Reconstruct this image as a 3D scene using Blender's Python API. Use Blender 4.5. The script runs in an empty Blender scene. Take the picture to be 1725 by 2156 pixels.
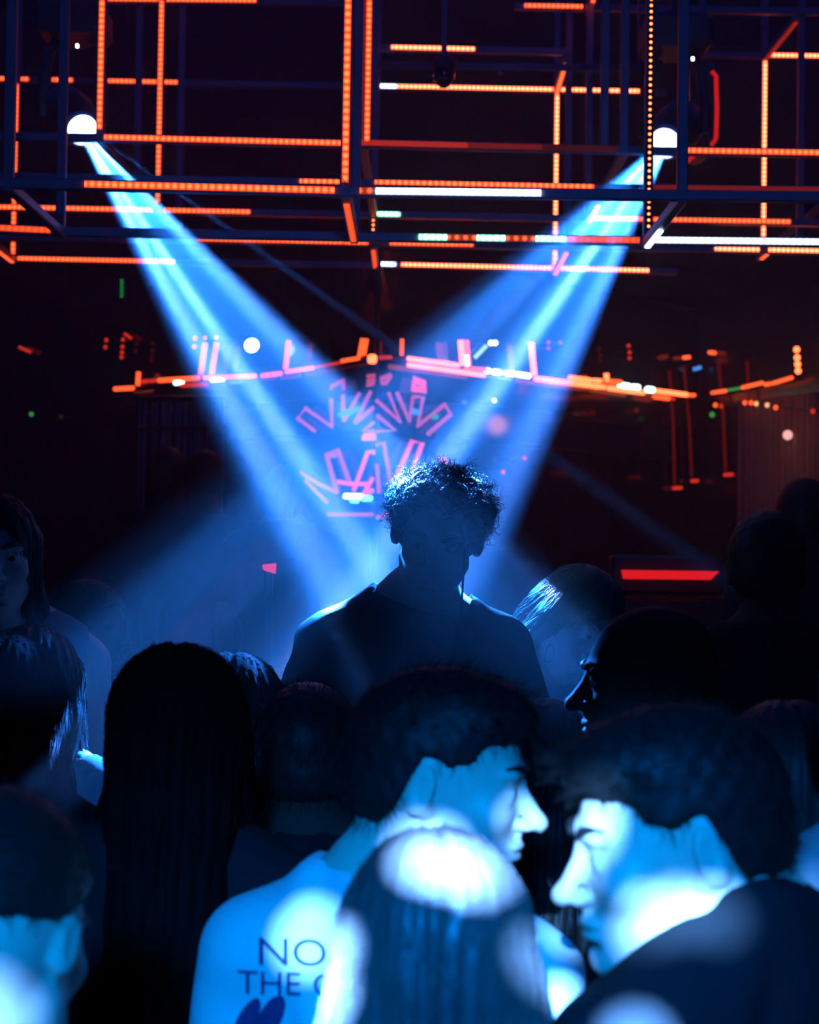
import bpy, math, random
import numpy as np
from mathutils import Vector, Matrix, Euler
from mathutils.bvhtree import BVHTree

random.seed(7); np.random.seed(7)
SC = bpy.context.scene
C = SC.collection
PI = math.pi
R = math.radians

# ---------------------------------------------------------------- camera
CAM_Z, FPX, CX, CY = 1.90, 3600.0, 862.5, 1078.0
CAM_M = Matrix.Translation((0, 0, CAM_Z)) @ Matrix.Rotation(R(91.5), 4, 'X') @ Matrix.Rotation(R(0.9), 4, 'Z')
cd = bpy.data.cameras.new('camera')
cam = bpy.data.objects.new('camera', cd); C.objects.link(cam)
cam.matrix_world = CAM_M
cd.sensor_fit = 'HORIZONTAL'; cd.sensor_width = 24.0; cd.lens = 24.0 * FPX / 1725.0
cd.clip_start = 0.05; cd.clip_end = 60
cd.dof.use_dof = True; cd.dof.focus_distance = 3.5; cd.dof.aperture_fstop = 4.0
SC.camera = cam


def P(px, py, d):
    """point seen at a pixel of the photograph, d metres in front of the camera"""
    return CAM_M @ Vector(((px - CX) / FPX * d, -(py - CY) / FPX * d, -d))


def on_plane(px, py, p0, n):
    o = CAM_M.translation
    v = P(px, py, 1.0) - o
    return o + v * ((p0 - o).dot(n) / v.dot(n))


# ---------------------------------------------------------------- colour management, world
SC.view_settings.view_transform = 'Standard'
SC.view_settings.look = 'None'
SC.view_settings.gamma = 1.0
SC.view_settings.use_curve_mapping = False
SC.view_settings.exposure = 0.0
SC.cycles.use_denoising = True
SC.cycles.max_bounces = 4
SC.cycles.diffuse_bounces = 2
SC.cycles.glossy_bounces = 2
SC.cycles.transparent_max_bounces = 12
SC.cycles.volume_bounces = 0
SC.cycles.sample_clamp_indirect = 1.5
SC.cycles.caustics_reflective = False
SC.cycles.caustics_refractive = False
w = bpy.data.worlds.new('world'); SC.world = w; w.use_nodes = True
w.node_tree.nodes['Background'].inputs[0].default_value = (0.01, 0.06, 0.5, 1)
w.node_tree.nodes['Background'].inputs[1].default_value = 0.004


# ---------------------------------------------------------------- lights
BLUE, PALE = (0.018, 0.20, 1.0), (0.26, 0.42, 1.0)


def lamp(name, kind, loc, aim, color, energy, **kw):
    L = bpy.data.lights.new(name, kind); L.color = color; L.energy = energy
    for k, v in kw.items(): setattr(L, k, v)
    o = bpy.data.objects.new(name, L); C.objects.link(o); o.location = loc
    if aim is not None:
        o.rotation_euler = (Vector(aim) - Vector(loc)).to_track_quat('-Z', 'Y').to_euler()
    return o


def gobo(L, dots, roll=0.0):
    """a patterned slide in the projector: round openings (u, v, radius, softness, gain) in the cone's tangent plane"""
    L.use_nodes = True
    nt = L.node_tree; nt.nodes.clear()
    N = nt.nodes.new
    out = N('ShaderNodeOutputLight'); em = N('ShaderNodeEmission')
    nt.links.new(em.outputs[0], out.inputs[0])
    tc = N('ShaderNodeTexCoord'); sep = N('ShaderNodeSeparateXYZ')
    nt.links.new(tc.outputs['Normal'], sep.inputs[0])
    uv = []
    for ax in (0, 1):
        m = N('ShaderNodeMath'); m.operation = 'DIVIDE'
        nt.links.new(sep.outputs[ax], m.inputs[0])
        nt.links.new(sep.outputs[2], m.inputs[1]); uv.append(m)
    cmb = N('ShaderNodeCombineXYZ')
    nt.links.new(uv[0].outputs[0], cmb.inputs[0]); nt.links.new(uv[1].outputs[0], cmb.inputs[1])
    acc = None
    cr, sr = math.cos(roll), math.sin(roll)
    pale = None
    for (u, v, r, soft, g, core) in dots:
        ds = N('ShaderNodeVectorMath'); ds.operation = 'DISTANCE'
        nt.links.new(cmb.outputs[0], ds.inputs[0]); ds.inputs[1].default_value = (u * cr - v * sr, u * sr + v * cr, 0)
        mr = N('ShaderNodeMapRange'); mr.interpolation_type = 'SMOOTHSTEP'
        mr.inputs[1].default_value = r * (1 + soft); mr.inputs[2].default_value = r * (1 - soft)
        mr.inputs[3].default_value = 0; mr.inputs[4].default_value = g
        nt.links.new(ds.outputs['Value'], mr.inputs[0])
        prev = pale if core else acc
        if prev is not None:
            a = N('ShaderNodeMath'); a.operation = 'ADD'
            nt.links.new(prev.outputs[0], a.inputs[0]); nt.links.new(mr.outputs[0], a.inputs[1]); mr = a
        if core: pale = mr
        else: acc = mr
    cols = []
    for node, c in ((acc, BLUE), (pale, PALE)):
        if node is None: continue
        s = N('ShaderNodeVectorMath'); s.operation = 'SCALE'; s.inputs[0].default_value = c
        nt.links.new(node.outputs[0], s.inputs['Scale']); cols.append(s)
    tot = cols[0]
    if len(cols) > 1:
        tot = N('ShaderNodeVectorMath'); tot.operation = 'ADD'
        for i in (0, 1): nt.links.new(cols[i].outputs[0], tot.inputs[i])
    nt.links.new(tot.outputs[0], em.inputs['Color']); em.inputs['Strength'].default_value = 1.0
# the two moving-head projectors behind the DJ: lens points and aims
LENS_L, AIM_L = P(172, 272, 6.0), P(955, 1180, 3.6)
LENS_R, AIM_R = P(1402, 300, 6.0), P(705, 1130, 3.6)
# each beam is split by its slide into several rays: where each ray lands (pixel, depth), opening, softness, gain
RAYS_L = [(672, 1180, 3.75, .020, .55, .55, .5), (700, 1262, 3.52, .012, .5, .8, .5), (775, 1180, 3.9, .017, .5, .9, 1.0), (880, 1012, 3.50, .021, .5, .8, .5), (985, 1180, 3.45, .015, .5, .4, 0),
          (1140, 1180, 3.85, .020, .45, .8, .9), (1190, 1180, 3.5, .012, .5, .5, .6), (1480, 1190, 4.6, .010, .5, .32, 0), (930, 1180, 3.6, .095, .2, .20, 0)]
RAYS_R = [(990, 1180, 3.75, .020, .5, .55, .2), (975, 1250, 3.15, .014, .5, .5, 0), (860, 1330, 3.0, .014, .5, .5, .3), (880, 1180, 3.55, .014, .5, .5, .4), (790, 1180, 3.9, .020, .5, .8, .9), (690, 1180, 3.6, .013, .5, .5, .3), (560, 1180, 3.45, .019, .45, 2.3, .6),
          (415, 1180, 3.7, .020, .4, .34, 0), (700, 1180, 3.6, .085, .2, .16, 0)]
for nm, lens, aim, rays in (('beam_spot_west', LENS_L, AIM_L, RAYS_L), ('beam_spot_east', LENS_R, AIM_R, RAYS_R)):
    back = (Vector(lens) - Vector(aim)).normalized() * 0.10
    o = lamp(nm, 'SPOT', Vector(lens) + back, aim, (1, 1, 1), 185000, spot_size=R(46), spot_blend=0.05, shadow_soft_size=0.006)
    inv = (Matrix.Translation(o.location) @ o.rotation_euler.to_matrix().to_4x4()).inverted()
    dots = []
    for (px, py, d, r, soft, g, gc) in rays:
        q = inv @ P(px, py, d)
        dots.append((q.x / q.z, q.y / q.z, r, soft, g, False))
        if gc: dots.append((q.x / q.z, q.y / q.z, r * .62, .6, gc * .75, True))
    gobo(o.data, dots)

# projectors over the dance floor, behind the camera: narrow dots that land on the near crowd
CYAN = (0.03, 0.30, 1.0)
FRONT = Vector((-0.25, -1.6, 2.75))
for i, (px, py, d, rpx, e) in enumerate([
        (655, 1980, 2.05, 68, .9), (905, 1826, 1.62, 24, 10), (955, 1836, 1.60, 29, 10), (1005, 1852, 1.60, 24, 10), (870, 1790, 1.98, 24, 1.0), (925, 1790, 1.98, 24, 1.0), (1116, 1722, 1.95, 22, 1.0),
        (1238, 1710, 1.68, 20, .9), (1232, 1750, 1.66, 19, .9), (1184, 1830, 1.64, 11, .8), (1368, 1968, 1.68, 31, 1.0), (1430, 1955, 1.68, 40, 1.1), (1505, 1965, 1.70, 30, 1.1), (695, 2030, 1.64, 33, 11), (690, 2120, 1.64, 35, 11),
        (1160, 2040, 1.62, 29, 2.0), (5, 2140, 1.55, 62, .6), (1340, 2185, 1.5, 48, 9), (1735, 1850, 1.85, 60, .12)]):
    tgt = P(px, py, d)
    r = rpx / FPX * d
    D = (tgt - FRONT).length
    lamp('floor_dot_spot', 'SPOT', FRONT, tgt, (0.13, 0.42, 1.0), 7000 * e, spot_size=2 * math.atan(r * 1.15 / D), spot_blend=.16, shadow_soft_size=.02)
lamp('crowd_fill_spot', 'SPOT', (-0.15, -1.3, 2.9), P(1350, 1940, 1.7), (0.0, .235, 1.0), 1250, spot_size=R(13.5), spot_blend=1.0, shadow_soft_size=.15)  # unseen fill added to turn the near faces blue
lamp('crowd_fill_spot', 'SPOT', (-0.35, -1.3, 2.9), P(380, 2130, 1.7), (0.0, .24, 1.0), 1250, spot_size=R(19), spot_blend=1.0, shadow_soft_size=.15)  # second added fill, for the T-shirt and lower left neck
# unseen blue fill areas added for ambience, under the ceiling and behind the camera
o = lamp('added_fill', 'AREA', (0, 5.0, 4.85), (0, 5.0, 0), (0.0, 0.08, 1.0), 24.0, shape='RECTANGLE', size=6.0, size_y=7.0)
lamp('added_fill', 'AREA', (0, -1.5, 4.6), (0, 5, 2.4), (0.0, 0.06, 1.0), 5.0, shape='RECTANGLE', size=4.0, size_y=2.0)
lamp('frame_fill_spot', 'SPOT', (0.4, -2.4, 2.5), (0, 5.0, 3.9), (0.05, 0.16, 1.0), 260, spot_size=R(34), spot_blend=.6, shadow_soft_size=.1)  # added unseen spot that lifts the dark frame tubes to navy
# ---------------------------------------------------------------- materials
MATS = {}


def mat(name, color, rough=.6, metal=0.0, spec=.3, noise=0.0, nscale=30, bump=0.0):
    if name in MATS: return MATS[name]
    m = bpy.data.materials.new(name); m.use_nodes = True
    nt = m.node_tree; b = nt.nodes['Principled BSDF']
    b.inputs['Base Color'].default_value = (*color, 1)
    b.inputs['Roughness'].default_value = rough
    b.inputs['Metallic'].default_value = metal
    b.inputs['Specular IOR Level'].default_value = spec
    if noise or bump:
        tc = nt.nodes.new('ShaderNodeTexCoord'); nz = nt.nodes.new('ShaderNodeTexNoise')
        nz.inputs['Scale'].default_value = nscale; nz.inputs['Detail'].default_value = 4
        nt.links.new(tc.outputs['Object'], nz.inputs['Vector'])
        if noise:
            mr = nt.nodes.new('ShaderNodeMapRange')
            mr.inputs[3].default_value = 1 - noise; mr.inputs[4].default_value = 1 + noise
            nt.links.new(nz.outputs['Fac'], mr.inputs[0])
            mx = nt.nodes.new('ShaderNodeVectorMath'); mx.operation = 'SCALE'
            mx.inputs[0].default_value = color
            nt.links.new(mr.outputs[0], mx.inputs['Scale'])
            nt.links.new(mx.outputs[0], b.inputs['Base Color'])
        if bump:
            bp = nt.nodes.new('ShaderNodeBump'); bp.inputs['Strength'].default_value = bump
            bp.inputs['Distance'].default_value = .002
            nt.links.new(nz.outputs['Fac'], bp.inputs['Height']); nt.links.new(bp.outputs[0], b.inputs['Normal'])
    MATS[name] = m
    return m


def glow(name, color, s, see=False):
    if name in MATS: return MATS[name]
    m = bpy.data.materials.new(name); m.use_nodes = True
    nt = m.node_tree; nt.nodes.clear()
    out = nt.nodes.new('ShaderNodeOutputMaterial'); em = nt.nodes.new('ShaderNodeEmission')
    em.inputs[0].default_value = (*color, 1); em.inputs[1].default_value = s
    if see:
        tr = nt.nodes.new('ShaderNodeBsdfTransparent'); ad = nt.nodes.new('ShaderNodeAddShader')
        nt.links.new(em.outputs[0], ad.inputs[0]); nt.links.new(tr.outputs[0], ad.inputs[1])
        nt.links.new(ad.outputs[0], out.inputs[0])
    else: nt.links.new(em.outputs[0], out.inputs[0])
    m.cycles.emission_sampling = 'NONE'
    MATS[name] = m
    return m


def led(name, color, smin, smax, pitch, half):
    """row of diodes: bright dots every `pitch` along local X on a dimmer diffuser"""
    if name in MATS: return MATS[name]
    m = glow(name, color, 1)
    nt = m.node_tree; N = nt.nodes.new; em = [n for n in nt.nodes if n.type == 'EMISSION'][0]
    tc = N('ShaderNodeTexCoord'); sp = N('ShaderNodeSeparateXYZ'); nt.links.new(tc.outputs['Object'], sp.inputs[0])
    pp = N('ShaderNodeMath'); pp.operation = 'PINGPONG'; pp.inputs[1].default_value = pitch / 2
    nt.links.new(sp.outputs[0], pp.inputs[0])
    cb = N('ShaderNodeCombineXYZ'); nt.links.new(pp.outputs[0], cb.inputs[0])
    ab = N('ShaderNodeMath'); ab.operation = 'ABSOLUTE'; nt.links.new(sp.outputs[1], ab.inputs[0])
    nt.links.new(ab.outputs[0], cb.inputs[1])
    ln = N('ShaderNodeVectorMath'); ln.operation = 'LENGTH'; nt.links.new(cb.outputs[0], ln.inputs[0])
    mr = N('ShaderNodeMapRange'); mr.interpolation_type = 'SMOOTHSTEP'
    mr.inputs[1].default_value = half * 1.25; mr.inputs[2].default_value = half * .15
    mr.inputs[3].default_value = smin; mr.inputs[4].default_value = smax
    nt.links.new(ln.outputs['Value'], mr.inputs[0]); nt.links.new(mr.outputs[0], em.inputs[1])
    return m


# ---------------------------------------------------------------- objects
WM = {}


def tag(o, label=None, cat=None, group=None, kind=None):
    for k, v in (('label', label), ('category', cat), ('group', group), ('kind', kind)):
        if v: o[k] = v
    return o


def link(o, parent=None, M=None):
    C.objects.link(o)
    M = M or Matrix.Identity(4)
    WM[o] = M
    if parent is not None:
        o.parent = parent; o.matrix_basis = WM[parent].inverted() @ M
    else: o.matrix_basis = M
    return o


def empty(name, loc, rz=0.0, M=None):
    o = bpy.data.objects.new(name, None); o.empty_display_size = .1
    return link(o, None, M or Matrix.Translation(loc) @ Matrix.Rotation(rz, 4, 'Z'))


def mesh(name, V, F, m, parent=None, M=None, smooth=True):
    """V, F in the local frame M (identity = parent's frame when M is None)"""
    me = bpy.data.meshes.new(name)
    V = np.asarray(V, dtype=np.float32)
    if isinstance(F, np.ndarray):
        n, k = F.shape
        me.vertices.add(len(V)); me.vertices.foreach_set('co', V.ravel())
        me.loops.add(n * k); me.loops.foreach_set('vertex_index', F.ravel().astype(np.int32))
        me.polygons.add(n); me.polygons.foreach_set('loop_start', np.arange(0, n * k, k, dtype=np.int32))
        me.update(calc_edges=True); me.validate()
    else: me.from_pydata([tuple(map(float, v)) for v in V], [], F)
    if smooth and len(me.polygons): me.polygons.foreach_set('use_smooth', np.ones(len(me.polygons), dtype=bool))
    if m is not None: me.materials.append(m)
    me.update()
    o = bpy.data.objects.new(name, me)
    if M is None: M = WM[parent].copy() if parent is not None else Matrix.Identity(4)
    return link(o, parent, M)


class MB:
    """collects shapes into one mesh"""
    def __init__(s): s.v = []; s.f = []

    def add(s, vs, fs):
        b = len(s.v); s.v += [Vector(v) for v in vs]; s.f += [tuple(b + i for i in f) for f in fs]; return s

    def box(s, lo, hi, bev=0.0, M=None):
        (x0, y0, z0), (x1, y1, z1) = lo, hi
        b = min(bev, (x1 - x0) * .45, (y1 - y0) * .45, (z1 - z0) * .45)
        if b <= 0:
            vs = [(x, y, z) for x in (x0, x1) for y in (y0, y1) for z in (z0, z1)]
            fs = [(0, 1, 3, 2), (4, 6, 7, 5), (0, 4, 5, 1), (2, 3, 7, 6), (0, 2, 6, 4), (1, 5, 7, 3)]
        else:
            prof = []
            for (z, i) in ((z0, b), (z0 + b, 0), (z1 - b, 0), (z1, b)):
                xa, xb, ya, yb = x0 + i, x1 - i, y0 + i, y1 - i
                c = b if i == 0 else b * .6
                prof.append([(xa + c, ya, z), (xb - c, ya, z), (xb, ya + c, z), (xb, yb - c, z), (xb - c, yb, z), (xa + c, yb, z), (xa, yb - c, z), (xa, ya + c, z)])
            vs = [p for r_ in prof for p in r_]
            fs = [tuple(range(7, -1, -1)), tuple(range(24, 32))]
            for k in range(3):
                for j in range(8): fs.append((k * 8 + j, k * 8 + (j + 1) % 8, k * 8 + 8 + (j + 1) % 8, k * 8 + 8 + j))
        if M is not None: vs = [M @ Vector(v) for v in vs]
        return s.add(vs, fs)

    def lathe(s, prof, n=24, M=None, cap=True):
        """prof: (radius, z) list around local Z"""
        vs = [(r * math.cos(2 * PI * j / n), r * math.sin(2 * PI * j / n), z) for r, z in prof for j in range(n)]
        fs = []
        for k in range(len(prof) - 1):
            for j in range(n): fs.append((k * n + j, k * n + (j + 1) % n, (k + 1) * n + (j + 1) % n, (k + 1) * n + j))
        if cap:
            fs.append(tuple(range(n - 1, -1, -1))); fs.append(tuple((len(prof) - 1) * n + j for j in range(n)))
        if M is not None: vs = [M @ Vector(v) for v in vs]
        return s.add(vs, fs)

    def tube(s, pts, r, n=6, closed=False, taper=None):
        pts = [Vector(p) for p in pts]; L = len(pts)
        up = Vector((0.13, .31, .94)); rings = []
        prev = None
        for i, p in enumerate(pts):
            a = pts[(i - 1) % L] if (i > 0 or closed) else p
            b = pts[(i + 1) % L] if (i < L - 1 or closed) else p
            t = (b - a).normalized()
            u = t.cross(up if prev is None else prev)
            if u.length < 1e-4: u = t.orthogonal()
            u.normalize(); v = u.cross(t).normalized(); prev = v
            rr = r if taper is None else r * taper(i / (L - 1))
            rings.append([p + (u * math.cos(2 * PI * j / n) + v * math.sin(2 * PI * j / n)) * rr for j in range(n)])
        vs = [q for g in rings for q in g]; fs = []
        for k in range(L if closed else L - 1):
            k2 = (k + 1) % L
            for j in range(n): fs.append((k * n + j, k * n + (j + 1) % n, k2 * n + (j + 1) % n, k2 * n + j))
        if not closed: fs += [tuple(range(n - 1, -1, -1)), tuple((L - 1) * n + j for j in range(n))]
        return s.add(vs, fs)

    def build(s, name, m, parent=None, M=None, smooth=False):
        """vertices are in world space unless M is given (then in that frame)"""
        if M is None:
            M = WM[parent].copy() if parent is not None else Matrix.Translation(sum(s.v, Vector()) / len(s.v))
            inv = M.inverted(); vs = [inv @ v for v in s.v]
        else: vs = s.v
        return mesh(name, [tuple(v) for v in vs], s.f, m, parent, M, smooth)


def frame_of(a, b, face):
    """matrix at a, local X along a->b, local Z towards `face`"""
    x = (b - a).normalized(); z = Vector(face); z = (z - x * z.dot(x)).normalized(); y = z.cross(x)
    return Matrix(((x.x, y.x, z.x, a.x), (x.y, y.y, z.y, a.y), (x.z, y.z, z.z, a.z), (0, 0, 0, 1)))


# ---------------------------------------------------------------- implicit surfaces for bodies, hair and clothes
class Field:
    def __init__(s, xs, ys, zs):
        s.x, s.y, s.z = (np.asarray(a, dtype=np.float32) for a in (xs, ys, zs))
        s.F = np.full((len(s.x), len(s.y), len(s.z)), 1.0, dtype=np.float32)

    def sub(s, lo, hi):
        sl = tuple(slice(max(0, int(np.searchsorted(a, l)) - 1), min(len(a), int(np.searchsorted(a, h)) + 1)) for a, l, h in zip((s.x, s.y, s.z), lo, hi))
        X = s.x[sl[0]][:, None, None]; Y = s.y[sl[1]][None, :, None]; Z = s.z[sl[2]][None, None, :]
        return sl, X, Y, Z

    def put(s, sl, d, k, op):
        f = s.F[sl]
        if f.size == 0: return
        if op == 'add':
            h = np.maximum(k - np.abs(f - d), 0) / max(k, 1e-6); s.F[sl] = np.minimum(f, d) - h * h * k * .25
        else:
            d = -d; h = np.maximum(k - np.abs(f - d), 0) / max(k, 1e-6); s.F[sl] = np.maximum(f, d) + h * h * k * .25

    def ell(s, c, r, k=.02, op='add', M=None, Q=None):
        """ellipsoid; M (4x4) places a sub-frame, Q (3x3) turns the ellipsoid inside it"""
        c = Vector(c); rm = max(r) + k + .02
        A = Matrix.Identity(3) if Q is None else Q
        if M is not None: c = M @ c; A = M.to_3x3().normalized() @ A; sc = M.to_scale()[0]
        else: sc = 1.0
        r = [q * sc for q in r]; rm = max(r) + k + .02
        sl, X, Y, Z = s.sub([q - rm for q in c], [q + rm for q in c])
        dx, dy, dz = X - c.x, Y - c.y, Z - c.z
        B = A.transposed()
        p = [B[i][0] * dx + B[i][1] * dy + B[i][2] * dz for i in range(3)]
        k0 = np.sqrt(sum((q / t) ** 2 for q, t in zip(p, r))); k1 = np.sqrt(sum((q / t ** 2) ** 2 for q, t in zip(p, r))) + 1e-9
        s.put(sl, k0 * (k0 - 1) / k1, k, op); return s

    def cap(s, a, b, ra, rb, k=.02, op='add', M=None):
        a, b = Vector(a), Vector(b)
        if M is not None:
            a = M @ a; b = M @ b; sc = M.to_scale()[0]; ra *= sc; rb *= sc
        rm = max(ra, rb) + k + .02
        sl, X, Y, Z = s.sub([min(p, q) - rm for p, q in zip(a, b)], [max(p, q) + rm for p, q in zip(a, b)])
        ba = b - a; L = ba.length_squared
        t = np.clip(((X - a.x) * ba.x + (Y - a.y) * ba.y + (Z - a.z) * ba.z) / L, 0, 1)
        d = np.sqrt((X - a.x - ba.x * t) ** 2 + (Y - a.y - ba.y * t) ** 2 + (Z - a.z - ba.z * t) ** 2) - (ra + (rb - ra) * t)
        s.put(sl, d, k, op); return s

    def grid(s): return s.x[:, None, None], s.y[None, :, None], s.z[None, None, :]

    def surface(s):
        F = s.F; F[0] = F[-1] = 1; F[:, 0] = F[:, -1] = 1; F[:, :, 0] = F[:, :, -1] = 1
        S = F < 0
        off = [(i, j, k) for i in (0, 1) for j in (0, 1) for k in (0, 1)]
        nx, ny, nz = F.shape
        cnt = sum(S[i:nx - 1 + i, j:ny - 1 + j, k:nz - 1 + k].astype(np.int8) for i, j, k in off)
        I, J, K = np.nonzero((cnt > 0) & (cnt < 8))
        val = np.stack([F[I + i, J + j, K + k] for i, j, k in off], 1)
        pos = np.stack([np.stack([s.x[I + i], s.y[J + j], s.z[K + k]], 1) for i, j, k in off], 1)
        acc = np.zeros((len(I), 3), dtype=np.float32); n = np.zeros(len(I), dtype=np.float32)
        for a in range(8):
            for b in range(a + 1, 8):
                if sum(abs(p - q) for p, q in zip(off[a], off[b])) != 1: continue
                m = (val[:, a] < 0) != (val[:, b] < 0)
                t = val[m, a] / (val[m, a] - val[m, b])
                acc[m] += pos[m, a] + (pos[m, b] - pos[m, a]) * t[:, None]; n[m] += 1
        V = acc / n[:, None]
        idx = np.full((nx, ny, nz), -1, dtype=np.int32); idx[I, J, K] = np.arange(len(I))
        Q = []
        for ax in range(3):
            s0 = [slice(1, -1)] * 3; s1 = [slice(1, -1)] * 3
            s0[ax] = slice(0, -1); s1[ax] = slice(1, None)
            A, B = S[tuple(s0)], S[tuple(s1)]
            e = np.argwhere(A != B)
            if not len(e): continue
            inside = A[tuple(e.T)]
            base = e + 1; base[:, ax] -= 1
            u, v = (ax + 1) % 3, (ax + 2) % 3
            def at(du, dv):
                q = base.copy(); q[:, u] -= du; q[:, v] -= dv; return idx[tuple(q.T)]
            q = np.stack([at(1, 1), at(0, 1), at(0, 0), at(1, 0)], 1)
            q[~inside] = q[~inside][:, ::-1]
            Q.append(q)
        Q = np.concatenate(Q); Q = Q[(Q >= 0).all(1)]
        return V, Q

    def grad(s, Pt):
        """normalised gradient and value at points, nearest grid node"""
        ix = [np.clip(np.searchsorted(a, Pt[:, i]), 1, len(a) - 2) for i, a in enumerate((s.x, s.y, s.z))]
        g = np.stack([(s.F[ix[0] + 1, ix[1], ix[2]] - s.F[ix[0] - 1, ix[1], ix[2]]),
                      (s.F[ix[0], ix[1] + 1, ix[2]] - s.F[ix[0], ix[1] - 1, ix[2]]),
                      (s.F[ix[0], ix[1], ix[2] + 1] - s.F[ix[0], ix[1], ix[2] - 1])], 1)
        return g / (np.linalg.norm(g, axis=1, keepdims=True) + 1e-9)


def lines(lo, hi, fine, coarse):
    """1-D grid lines from lo to hi: `fine` is a list of (a, b, step); the rest uses coarse"""
    out = [lo]
    while out[-1] < hi:
        st = coarse
        for a, b, q in fine:
            if a <= out[-1] < b: st = min(st, q)
        out.append(out[-1] + st)
    return out


def strands_mesh(paths, width, taper=True):
    """paths: (n, m, 3) polylines -> three-sided tapering hairs"""
    n, m, _ = paths.shape
    t = np.gradient(paths, axis=1); t /= np.linalg.norm(t, axis=2, keepdims=True) + 1e-9
    ref = np.random.normal(size=(n, 1, 3)); u = np.cross(t, ref); u /= np.linalg.norm(u, axis=2, keepdims=True) + 1e-9
    v = np.cross(t, u)
    ww = width * (np.linspace(1, .25, m) if taper else np.ones(m))
    V = np.stack([paths + (u * math.cos(a) + v * math.sin(a)) * ww[None, :, None] for a in (0, 2 * PI / 3, 4 * PI / 3)], 2)
    V = V.reshape(-1, 3)
    i = np.arange(n)[:, None, None] * m * 3; k = np.arange(m - 1)[None, :, None] * 3; j = np.arange(3)[None, None, :]
    a = i + k + j; b = i + k + (j + 1) % 3
    return V, np.stack([a, b, b + 3, a + 3], -1).reshape(-1, 4)
# ---------------------------------------------------------------- people
SKIN = mat('skin', (.50, .36, .30), .5, spec=.35, noise=.06, nscale=60)
SKIN_SHADE = mat('skin_shade', (.06, .04, .03), .7, spec=.10, noise=.06, nscale=60)  # skin darkened in its colour for backlit and shaded people
HAIR_BLACK = mat('hair_black', (.008, .007, .007), .55, spec=.15)
HAIR_BROWN = mat('hair_brown', (.050, .034, .034), .45, spec=.35)
HAIR_BLOND = mat('hair_blond', (.30, .22, .12), .40, spec=.4)
HAIR_DARK = mat('hair_dark_brown', (.030, .022, .020), .5, spec=.25)
CLOTH_WHITE = mat('cotton_white', (.50, .50, .52), .85, spec=.1, bump=.25, nscale=300)
CLOTH_BLACK = mat('cotton_black', (.012, .012, .014), .9, spec=.08, bump=.25, nscale=300)
CLOTH_GREY = mat('cotton_charcoal', (.05, .05, .055), .9, spec=.1, bump=.25, nscale=300)
CLOTH_NAVY = mat('cotton_mid', (.16, .16, .18), .9, spec=.1, bump=.25, nscale=300)
DENIM = mat('denim_dark', (.02, .022, .03), .9, spec=.1)
EYE = mat('eye_white', (.45, .42, .40), .15, spec=.5)
IRIS = mat('eye_iris', (.02, .013, .01), .1, spec=.6)
HAIR_MATTE = mat('hair_matte_black', (.004, .0035, .0035), .85, spec=.05)
BROW = HAIR_BLACK


def head_shape(f, M, fem, nose=1.0, ears=True):
    """skull, face and ears in the head frame: eye level z 0, face towards -Y"""
    E = lambda c, r, k=.02, op='add', Q=None: f.ell(c, r, k, op, M, Q)
    K = lambda a, b, ra, rb, k=.015, op='add': f.cap(a, b, ra, rb, k, op, M)
    jw = .88 if fem else 1.0
    E((0, .014, .034), (.076, .098, .083), .02)
    E((0, .03, -.01), (.068, .076, .06), .03)
    E((0, -.036, -.02), (.062 * (.5 + .5 * jw), .060, .085), .03)
    E((0, -.036, -.080), (.050 * jw, .052, .036), .03)
    for s in (-1, 1): K((s * .056 * jw, .0, -.062), (s * .02, -.072, -.102), .016, .014, .03)
    E((0, -.086, -.104), (.018 * jw, .013, .014), .02)
    for s in (-1, 1):
        E((s * .030, -.086, .020), (.026, .011, .009 if not fem else .006), .014)
        E((s * .042, -.066, -.028), (.021, .020, .018), .024)
        E((s * .031, -.102, -.001), (.017, .016, .011), .014, 'sub')
        E((s * .031, -.079, .000), (.0135, .0135, .0125), .004)
        E((s * .031, -.0865, .0085), (.016, .007, .0035), .004)
        E((s * .031, -.0855, -.0095), (.014, .006, .003), .004)
    K((0, -.090, .006), (0, -.112 - .006 * nose, -.034), .0078, .0115 * nose, .012)
    E((0, -.116 - .005 * nose, -.036), (.0115, .010, .0095), .008)
    for s in (-1, 1):
        E((s * .0125, -.104, -.040), (.0085, .011, .0075), .006)
        E((s * .0065, -.110, -.049), (.0038, .006, .004), .003, 'sub')
    K((0, -.097, -.050), (0, -.096, -.058), .006, .005, .008)
    E((0, -.096, -.0655), (.023, .0105, .0055), .008)
    E((0, -.093, -.0780), (.020, .0115, .0070), .008)
    E((0, -.108, -.0715), (.024, .012, .0016), .003, 'sub')
    E((0, -.094, -.0895), (.016, .007, .004), .008, 'sub')
    if ears:
        for s in (-1, 1):
            Q = Matrix.Rotation(R(14), 3, 'X') @ Matrix.Rotation(R(s * 22), 3, 'Z')
            E((s * .079, .014, -.006), (.0085, .0185, .031), .006, 'add', Q)
            E((s * .073, .006, -.026), (.008, .010, .012), .008)
            E((s * .0885, .010, -.004), (.007, .0095, .018), .005, 'sub', Q)
            E((s * .081, .008, -.006), (.004, .004, .012), .004, 'add', Q)


HL_Y = [-.12, -.09, -.07, -.052, -.045, -.016, -.008, .012, .028, .045, .07, .14]
HL_UND = [.066, .064, .058, .052, .034, .024, .030, .036, .0, -.035, -.062, -.070]
HL_FADE = [.066, .066, .064, .062, .05, .04, .03, .02, .015, .012, .010, .010]
HL_CURL = [.105, .100, .092, .075, .02, -.02, .0, .03, -.02, -.05, -.07, -.07]
HL_Z = [.066, .064, .056, .045, -.012, -.016, .022, .030, -.020, -.058, -.080, -.085]


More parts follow.
